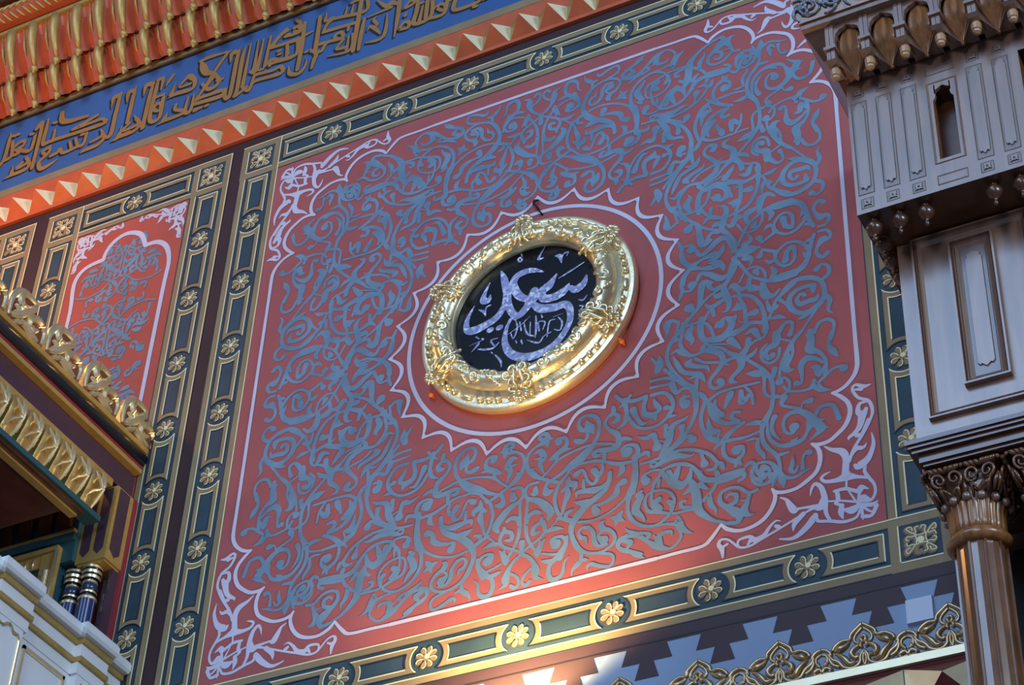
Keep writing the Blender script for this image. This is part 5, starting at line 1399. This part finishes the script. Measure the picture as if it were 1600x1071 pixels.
# ---- columns
def column(uc, dc, label, vcap=-1.962):
    t = thing('wood_column', label, 'column', W(uc, -Z0, dc), group=None)
    p = W(uc, 0, dc); z = Z0
    m = MB(); m_r = 0.086
    ring = []
    for f in range(10):                          # ten facets, a raised fillet between each two
        a0, a1 = 2 * PI * (f + 0.2) / 10, 2 * PI * (f + 1.2) / 10; g = 0.055
        for a, r in ((a0 - g, 0.98), (a0 - g * .8, 1.055), (a0 + g * .8, 1.055), (a0 + g, 0.98), ((a0 + a1) / 2, 0.975)): ring.append((a, r * m_r))
    rows = [[(p[0] + r * math.cos(a), p[1] + r * math.sin(a), z + v) for a, r in ring] for v in (-Z0 + 0.16, -2.245)]
    m.grid(rows, 0, True); m.face(rows[-1]); m.build('reeded_shaft', 'shaft', t)
    m = MB(); m.lathe(p[0], p[1], [(0.13, 0.001), (0.13, 0.07), (0.11, 0.09), (0.12, 0.12), (0.095, 0.16), (0.088, 0.165)], 32); m.build('base', 'wooddk', t, smooth=True)
    m = MB(); m.lathe(p[0], p[1], [(0.088, z - 2.250), (0.104, z - 2.245), (0.113, z - 2.230), (0.113, z - 2.220), (0.104, z - 2.206), (0.092, z - 2.203)], 32); m.build('neck_ring', 'woodor', t, smooth=True)
    m = MB(); m.lathe(p[0], p[1], [(0.092, z - 2.204), (0.094, z - 2.17), (0.096, z - 2.13), (0.102, z - 2.10), (0.104, z - 2.095)], 96, 0, lobes=28, amp=0.10); m.build('gadrooned_neck', 'woodor', t, smooth=True)
    for k in range(14):
        a = 2 * PI * (k + .5) / 14
        m = MB(); m.sphere((p[0] + 0.112 * math.cos(a), p[1] + 0.112 * math.sin(a), z - 2.088), 0.0165, 0, 10); m.build('bead', 'wood', t, smooth=True)
    m = MB(); rows = []                          # bell that opens from round to square
    for j in range(7):
        q = j / 6; row = []
        for i in range(48):
            a = 2 * PI * i / 48
            sq = 1 / max(abs(math.cos(a)), abs(math.sin(a)))
            r = 0.092 + 0.036 * q ** 1.3
            rr = r * ((1 - q) + q * min(sq, 1.30))
            row.append((p[0] + rr * math.cos(a), p[1] + rr * math.sin(a), z - 2.09 + (vcap + 2.09) * q))
        rows.append(row)
    m.grid(rows, 0, True); m.face(rows[-1]); m.build('bell', 'wooddk', t)
    m = MB()                                    # carved heart scrolls and leaves on each face
    for f in range(4):
        ca, sa = math.cos(f * PI / 2), math.sin(f * PI / 2)
        def Q(x, y, e=0.0):                     # x along the face, y 0..1 up
            r = 0.100 + 0.030 * y + e
            X, Y = x * (0.72 + 0.28 * y), -r
            return (p[0] + X * ca - Y * sa, p[1] + X * sa + Y * ca, z - 2.085 + 0.118 * y)
        for hx in (-0.065, 0.065):
            for s in (1, -1):
                ps = []
                for i in range(20):
                    q = i / 19; th = -PI / 2 - 1.0 + q * 3.2 * PI; rr = 0.034 * (1 - 0.80 * q) 
                    ps.append(Q(hx + s * (0.030 + rr * math.cos(th)), 0.60 + rr * math.sin(th) * 8.0, 0.012))
                tail = [Q(hx, 0.08, 0.010), Q(hx + s * 0.020, 0.24, 0.014), Q(hx + s * 0.040, 0.34, 0.013)]
                m.tube(tail + ps[2:], [0.005] * 3 + [0.0066 - 0.003 * i / 17 for i in range(18)], 0, 6)
                for j in range(3):
                    m.tube([Q(hx + s * 0.012 * j, 0.80, 0.010), Q(hx + s * (0.010 + 0.018 * j), 0.90, 0.018), Q(hx + s * (0.018 + 0.020 * j), 0.98, 0.012)], [0.004, 0.010, 0.005], 0, 6)
        for x in (-0.13, -0.10, -0.03, 0.0, 0.03, 0.10, 0.13):
            m.tube([Q(x, 0.02, 0.004), Q(x * 1.03, 0.30, 0.010), Q(x * 1.06, 0.52, 0.006)], [0.004, 0.008, 0.003], 0, 6)
            m.sphere(Q(x, 0.93, 0.012), 0.0095, 0, 7)
    m.build('carved_scrolls', 'carved', t, smooth=True)
    m = MB(); m.box(uc - 0.136, uc + 0.136, vcap, vcap + 0.0125, dc - 0.136, dc + 0.136); m.build('abacus', 'wooddk', t)
    return t
column(2.086, 0.602, 'front walnut reeded column with carved capital, beside the cover plate')
column(2.372, 0.602, 'second walnut column at the right edge, mostly out of view')
scr = thing('shade_panel', 'near-black panel standing for the deep shade behind the walnut columns', 'shade panel', W(3.0, -4.5, 0.1))
m = MB(); m.box(2.03, 4.2, -Z0, -1.97, 0.06, 0.16); m.box(2.55, 2.62, -Z0, -1.97, 0.16, 0.60); m.build('shade_board', 'shadebk', scr)  # added boards, coloured near-black in place of the shade behind the columns

# ------------------------------------------------------------------ gilded canopy on the left, seen along its side
CX = -2.13; L0, L1 = 0.008, 1.95
can = thing('canopy_hood', 'projecting canopy hood with gold cresting, plum fascia and gilded brackets', 'canopy', W(CX - 0.5, -0.4, 0.9))
def side(m, prof, k, z0=L0, z1=L1, back=0.35):
    """bar along the depth: prof = (v0, v1, u of its face)"""
    v0, v1, uf = prof; m.box(CX - 0.10, uf, v0, v1, z0, z1, k)
m = MB(); m.box(CX - 0.95, CX - 0.10, -0.68, -0.13, 0.37, L1, 0); m.build('core', 'wooddk', can)
m = MB(); side(m, (-0.150, -0.122, CX + 0.012), 0); m.build('crest_rail', 'olive', can)
m = MB(); rows = []
for i in range(9):
    a = PI / 2 - PI * i / 8
    rows.append([W(CX - 0.012 + 0.030 * math.cos(a), -0.183 + 0.033 * math.sin(a), z) for z in (L0, L1)])
m.grid(rows, 0); m.face([r[0] for r in rows]); m.build('black_torus', 'inkblue', can, smooth=True)
m = MB(); side(m, (-0.240, -0.214, CX - 0.012), 0); m.build('red_fillet', 'maroon', can)
m = MB(); side(m, (-0.264, -0.240, CX - 0.006), 0); m.build('gold_fillet', 'olive', can)
m = MB(); side(m, (-0.392, -0.264, CX - 0.046), 0); m.build('plum_fascia', 'purple', can)
m = MB(); side(m, (-0.432, -0.392, CX - 0.036), 0, 0.165); m.build('bracket_rail', 'olive', can)
m = MB(); side(m, (-0.655, -0.432, CX - 0.092), 0, 0.225); side(m, (-0.684, -0.655, CX - 0.014), 1, 0.225); side(m, (-0.700, -0.684, CX - 0.030), 2, 0.330)
m.build('bracket_ground', ['gren', 'gren', 'wooddk'], can)
m = MB(); side(m, (-0.712, -0.700, CX - 0.06), 0, 0.34); m.build('lower_gold_line', 'olive', can)
def crest(zc):
    m = MB(); h = 0.205; b0 = -0.122
    O = [(-0.130, 0.0), (-0.135, 0.55), (-0.10, 0.88), (-0.04, 1.0), (0.05, 0.96), (0.06, 0.62), (0.10, 0.58), (0.130, 0.40), (0.135, 0.0)]
    pts = [(z, v) for z, v in O]
    A = [W(CX + 0.008, b0 + h * v, zc - z) for z, v in pts]; B = [W(CX - 0.035, b0 + h * v, zc - z) for z, v in pts]
    m.face(A, 1); m.face(B[::-1], 0); m.grid([A, B], 0, True)
    def Q(z, v, e=0.012): return W(CX + e, b0 + h * v, zc - z)
    for st, r in (([(-0.125, .05), (-0.128, .5), (-0.09, .86), (-0.03, .96), (0.04, .92)], .012), ([(0.04, .92), (0.01, .70), (-0.03, .55), (-0.07, .62), (-0.08, .78), (-0.05, .82)], .014),
                  ([(-0.11, .10), (-0.06, .30), (-0.02, .52), (0.04, .80)], .017), ([(0.12, .05), (0.125, .38), (0.08, .54), (0.03, .50), (0.01, .30), (0.05, .22), (0.08, .32)], .014),
                  ([(-0.08, .02), (-0.02, .16), (0.03, .08), (0.09, .04)], .013), ([(-0.10, .45), (-0.06, .40), (-0.03, .30)], .010)):
        ps = spline(st, 4); m.tube([Q(*q) for q in ps], [r * 1.25 * (0.55 + 0.75 * math.sin(PI * i / (len(ps) - 1))) for i in range(len(ps))], 0, 7)
    m.build('crest_leaf', ['goldw', 'crestred'], can, sharp=0.5)  # russet front face colours in the shadows between the gold strokes
for zc in (0.115, 0.420, 0.722, 1.010, 1.300, 1.590, 1.88): crest(zc)
def bracket(zc):
    m = MB(); zw = 0.043
    P = [(-0.432, -0.030), (-0.470, -0.022), (-0.530, -0.038), (-0.590, -0.062), (-0.650, -0.080)]
    rows = [[W(CX + e + (0.010 if k in (1, 2) else 0), v, zc + z) for k, z in enumerate((-zw, -zw * .45, zw * .45, zw))] for v, e in P]
    m.grid(rows, 0)
    for s in (0, 3):
        m.face([r[s] for r in rows] + [W(CX - 0.095, P[-1][0], zc + (-zw, 0, 0, zw)[s]), W(CX - 0.095, P[0][0], zc + (-zw, 0, 0, zw)[s])])
    for a, r in (((( -0.445, 0.000), (-0.505, 0.018), (-0.545, 0.022)), .010), (((-0.548, 0.024), (-0.600, -0.012), (-0.645, -0.040)), .009)):
        m.tube([W(CX + e + 0.004, v, zc - 0.004) for v, e in a], [r * .6, r * 1.3, r * .5], 1, 6)
    for s in (-1, 1):
        m.tube([W(CX - 0.004, -0.455, zc + s * 0.036), W(CX + 0.014, -0.505, zc + s * 0.020), W(CX + 0.020, -0.545, zc)], [0.004, 0.011, 0.006], 1, 6)
        m.tube([W(CX + 0.016, -0.550, zc + s * 0.004), W(CX - 0.012, -0.560, zc + s * 0.024), W(CX - 0.040, -0.590, zc + s * 0.040)], [0.006, 0.010, 0.004], 1, 6)
    m.sphere(W(CX + 0.018, -0.548, zc), 0.013, 1, 8)
    m.build('gilded_bracket', ['gold', 'goldw'], can, sharp=0.7)
for k in range(14): bracket(0.290 + 0.1225 * k)
# pilaster of the canopy against the wall, and the paired colonnettes
pil = thing('canopy_pilaster', 'plum and gold panelled pilaster against the wall under the canopy', 'pilaster', W(CX - 0.15, -0.7, 0.15))
PFZ = 0.162; PUL = -2.305
m = MB(); m.box(PUL, CX - 0.001, -0.846, -0.434, L0, PFZ); m.box(PUL + 0.01, CX - 0.012, -0.856, -0.846, L0, PFZ - 0.01); m.build('pilaster_body', 'olive', pil)
for a, c in ((-2.288, -2.232), (-2.208, -2.152)):
    m = MB(); y = PFZ + 0.002; mid = (a + c) / 2
    m.face([W(mid, -0.815, y), W(c, -0.785, y), W(c, -0.44, y), W(a, -0.44, y), W(a, -0.785, y)]); m.build('plum_panel', 'purple', pil)
m = MB(); x = CX + 0.001
m.face([W(x, -0.815, 0.100), W(x, -0.785, 0.064), W(x, -0.44, 0.064), W(x, -0.44, 0.142), W(x, -0.785, 0.142)]); m.build('plum_panel', 'purple', pil)
m = MB(); m.box(CX - 0.012, CX + 0.006, -1.364, -0.434, L0, 0.034); m.build('red_strip', 'maroon', pil)
m = MB(); m.box(CX - 0.03, CX - 0.012, -1.364, -0.858, L0, 0.075); m.build('plum_back', 'purple', pil)

def colonnette(u, lb):
    t = thing('colonnette', lb, 'column', W(u, -1.365, 0.118)); p = W(u, 0, 0.118); Z = Z0; k = 1.28
    m = MB(); rows = []
    for v in (-1.365, -1.045): rows.append([(p[0] + 0.031 * k * math.cos(2 * PI * i / 32), p[1] + 0.031 * k * math.sin(2 * PI * i / 32), Z + v) for i in range(32)])
    m.grid(rows, 0, True, lambda i, j: 1 if j % 4 == 0 else 0); m.face(rows[0][::-1]); m.face(rows[1]); m.build('fluted_shaft', ['colblue', 'colline'], t)
    C = [(.033, -1.118, 0), (.036, -1.108, 0), (.030, -1.096, 0), (.024, -1.092, 1), (.024, -1.082, 1), (.030, -1.080, 0), (.031, -1.070, 0), (.024, -1.068, 1), (.030, -1.062, 2), (.032, -1.040, 2), (.028, -1.026, 2), (.022, -1.024, 0), (.028, -1.018, 0), (.028, -1.010, 0),
         (.022, -1.008, 1), (.024, -1.000, 1), (.034, -0.998, 0), (.036, -0.984, 0), (.030, -0.980, 1), (.032, -0.972, 1), (.036, -0.970, 0), (.038, -0.956, 0), (.032, -0.952, 1), (.034, -0.942, 1), (.037, -0.940, 0), (.037, -0.926, 0), (.028, -0.920, 0)]
    m = MB(); m.lathe(p[0], p[1], [(r * k, Z - 1.045 + (v + 1.118) * 0.945) for r, v, q in C], 24, 0, lambda i, j: C[i][2]); m.build('banded_capital', ['goldw', 'inkblue', 'colblue'], t, sharp=0.9)
    return t
colonnette(-2.224, 'blue fluted colonnette with gold bands, nearer the painted wall')
colonnette(-2.326, 'blue fluted colonnette with gold bands, the left one of the pair')
# wall niche under the canopy: parallel to the wall
nic = thing('niche_surround', 'dark gilded niche surround in the shade beneath the canopy', 'niche', W(-2.9, -0.8, 0.1))
NR = PUL - 0.002
m = MB(); m.box(-4.2, NR, -0.830, -0.16, L0, 0.185, 0); m.box(-4.2, -2.385, -1.364, -0.830, L0, 0.180, 0); m.build('backing', 'gren', nic)
m = MB(); m.box(-4.2, NR, -0.255, -0.205, 0.185, 0.235); m.box(-4.2, NR, -0.277, -0.267, 0.185, 0.225); m.build('scroll_band_rail', 'olive', nic)
for k in range(14):
    u = NR - 0.02 - 0.046 * k; m = MB(); m.box(u - 0.034, u, -0.249, -0.215, 0.235, 0.245); m.build('dentil', 'olive', nic)
m = MB(); m.box(-4.2, NR, -0.375, -0.277, 0.185, 0.200, 1)
for k in range(16):
    u = NR - 0.05 - 0.092 * k
    ps = [W(u + 0.038 * (1 - .8 * i / 12) * math.cos(i * 0.75), -0.325 + 0.038 * (1 - .8 * i / 12) * math.sin(i * 0.75), 0.205) for i in range(13)]
    m.tube(ps, [0.005 + 0.004 * math.sin(PI * i / 12) for i in range(13)], 0, 5)
m.build('scroll_band', ['olive', 'inkblue'], nic)
m = MB(); rows = []
for i in range(9):
    a = PI * i / 8 - PI / 2
    rows.append([W(u, -0.391 + 0.016 * math.sin(a), 0.205 + 0.020 * math.cos(a)) for u in (-4.2, NR)])
m.grid(rows, 0); m.build('gold_torus', 'olive', nic, smooth=True)
m = MB(); m.box(-4.2, NR, -0.437, -0.408, 0.185, 0.218); m.build('red_band', 'stud', nic)
for k in range(13):
    u = NR - 0.075 - 0.115 * k; m = MB()
    m.hexa([W(u - 0.034, -0.657, 0.185), W(u + 0.034, -0.657, 0.185), W(u + 0.034, -0.657, 0.195), W(u - 0.034, -0.657, 0.195)], [W(u - 0.040, -0.441, 0.185), W(u + 0.040, -0.441, 0.185), W(u + 0.040, -0.441, 0.255), W(u - 0.040, -0.441, 0.255)])
    m.build('shaded_bracket', 'wooddk', nic)
m = MB(); m.box(-4.2, NR, -0.677, -0.661, 0.185, 0.212); m.build('thin_gold_line', 'olive', nic)
m = MB(); m.box(-4.2, NR, -0.717, -0.677, 0.185, 0.206); m.build('green_band', 'gren', nic)
NF = -2.376
m = MB(); m.box(-4.2, NF, -0.770, -0.745, 0.185, 0.220); m.box(-4.2, NF - 0.10, -0.840, -0.770, 0.185, 0.200); m.box(NF - 0.100, NF, -1.364, -0.770, 0.185, 0.206); m.build('gilt_frame', 'olive', nic)
m = MB()
m.tube([W(NF - 0.046, -1.36 + 0.011 * k, 0.218) for k in range(45)], [0.018 + 0.004 * (k % 2) for k in range(45)], 0, 8); m.tube([W(NF - 0.010, -1.36, 0.212), W(NF - 0.010, -0.76, 0.212)], 0.011, 0, 8); m.build('gold_rope', 'goldw', nic, smooth=True)
m = MB(); m.box(-4.2, NF - 0.19, -1.364, -0.840, 0.185, 0.192); m.build('red_panel', 'maroon', nic)
for k in range(10):
    m = MB(); m.tube([W(NF - 0.15 - 0.045 * k, -0.830, 0.202), W(NF - 0.15 - 0.045 * k, -0.783, 0.202)], [0.004, 0.008], 0, 6); m.build('gilt_drop', 'goldw', nic, smooth=True)

# ------------------------------------------------------------------ white marble pedestal
mar = thing('marble_pedestal', 'white marble pedestal with gilt lines at the lower left', 'pedestal', W(-2.3, -Z0, 0.6))
MX = -1.985
def block(m, u1, z0, z1, va, vb, k=0): m.box(-2.75, u1, va, vb, z0, z1, k)
m = MB(); block(m, MX - 0.055, 0.01, 1.6, -Z0, -1.60)
for z0, z1 in ((0.165, 0.335), (0.715, 0.905)): block(m, MX - 0.018, z0, z1, -Z0, -1.60)
m.build('marble_body', 'marble', mar)
def slabs(name, matn, L):
    m = MB()
    for va, vb, out in L:
        block(m, MX + out - 0.036, 0.010, 1.62, va, vb)
        for z0, z1 in ((0.150, 0.352), (0.692, 0.920)): block(m, MX + out, z0 - out * 0.3, z1 + out * 0.3, va, vb)
    return m.build(name, matn, mar)
m = MB()
for base, z0, z1 in ((0.0, 0.010, 1.62), (0.036, 0.150, 0.352), (0.036, 0.692, 0.920)):
    prof = [(-1.432, -0.010), (-1.428, 0.030), (-1.415, 0.040), (-1.385, 0.040), (-1.368, 0.028), (-1.366, -0.06)]
    for i in range(len(prof) - 1):
        (va, ea), (vb, eb) = prof[i], prof[i + 1]
        m.face([W(MX - 0.036 + base + ea, va, z0), W(MX - 0.036 + base + ea, va, z1 + (ea if base else 0)), W(MX - 0.036 + base + eb, vb, z1 + (eb if base else 0)), W(MX - 0.036 + base + eb, vb, z0)][::-1])
    for zz, dz in ((z0, 0), (z1, 1)):
        m.face([W(MX - 0.036 + base + e, v, zz + (e if dz and base else 0)) for v, e in prof] + [W(-2.7, -1.366, zz), W(-2.7, -1.432, zz)])
    m.face([W(-2.7, -1.366, z0), W(MX - 0.036 + base - 0.06, -1.366, z0), W(MX - 0.036 + base - 0.06, -1.366, z1), W(-2.7, -1.366, z1)])
    m.face([W(-2.7, -1.432, z0), W(-2.7, -1.432, z1), W(MX - 0.046 + base, -1.432, z1), W(MX - 0.046 + base, -1.432, z0)])
m.build('marble_cornice', 'marble', mar)
slabs('upper_gilt_line', 'olive', [(-1.458, -1.432, 0.006)])
slabs('marble_frieze', 'marble', [(-1.522, -1.458, -0.008)])
slabs('lower_gilt_line', 'olive', [(-1.546, -1.522, 0.002)])
slabs('marble_architrave', 'marble', [(-1.602, -1.546, -0.014)])
m = MB()
x = MX - 0.052                                 # gilt frame of the recessed panel between the pilasters
for z0, z1, v0, v1 in ((0.375, 0.665, -4.0, -1.632),):
    for a in ((z0, z0 + 0.014, v0, v1), (z1 - 0.014, z1, v0, v1), (z0, z1, v1 - 0.018, v1)):
        m.box(x - 0.02, x + 0.008, a[2], a[3], a[0], a[1])
m.build('gilt_panel_frame', 'goldw', mar)
for zc, w in ((0.250, 0.062), (0.810, 0.078)):
    m = MB(); x = MX - 0.016
    P = [(zc - w, -4.0), (zc - w, -1.665), (zc - w * .8, -1.640), (zc - w * .45, -1.644), (zc - w * .2, -1.626), (zc, -1.618), (zc + w * .2, -1.626), (zc + w * .45, -1.644), (zc + w * .8, -1.640), (zc + w, -1.665), (zc + w, -4.0)]
    m.tube([W(x, v, z) for z, v in P], 0.0085, 0, 6); m.build('gilt_arch_line', 'goldw', mar, smooth=True)
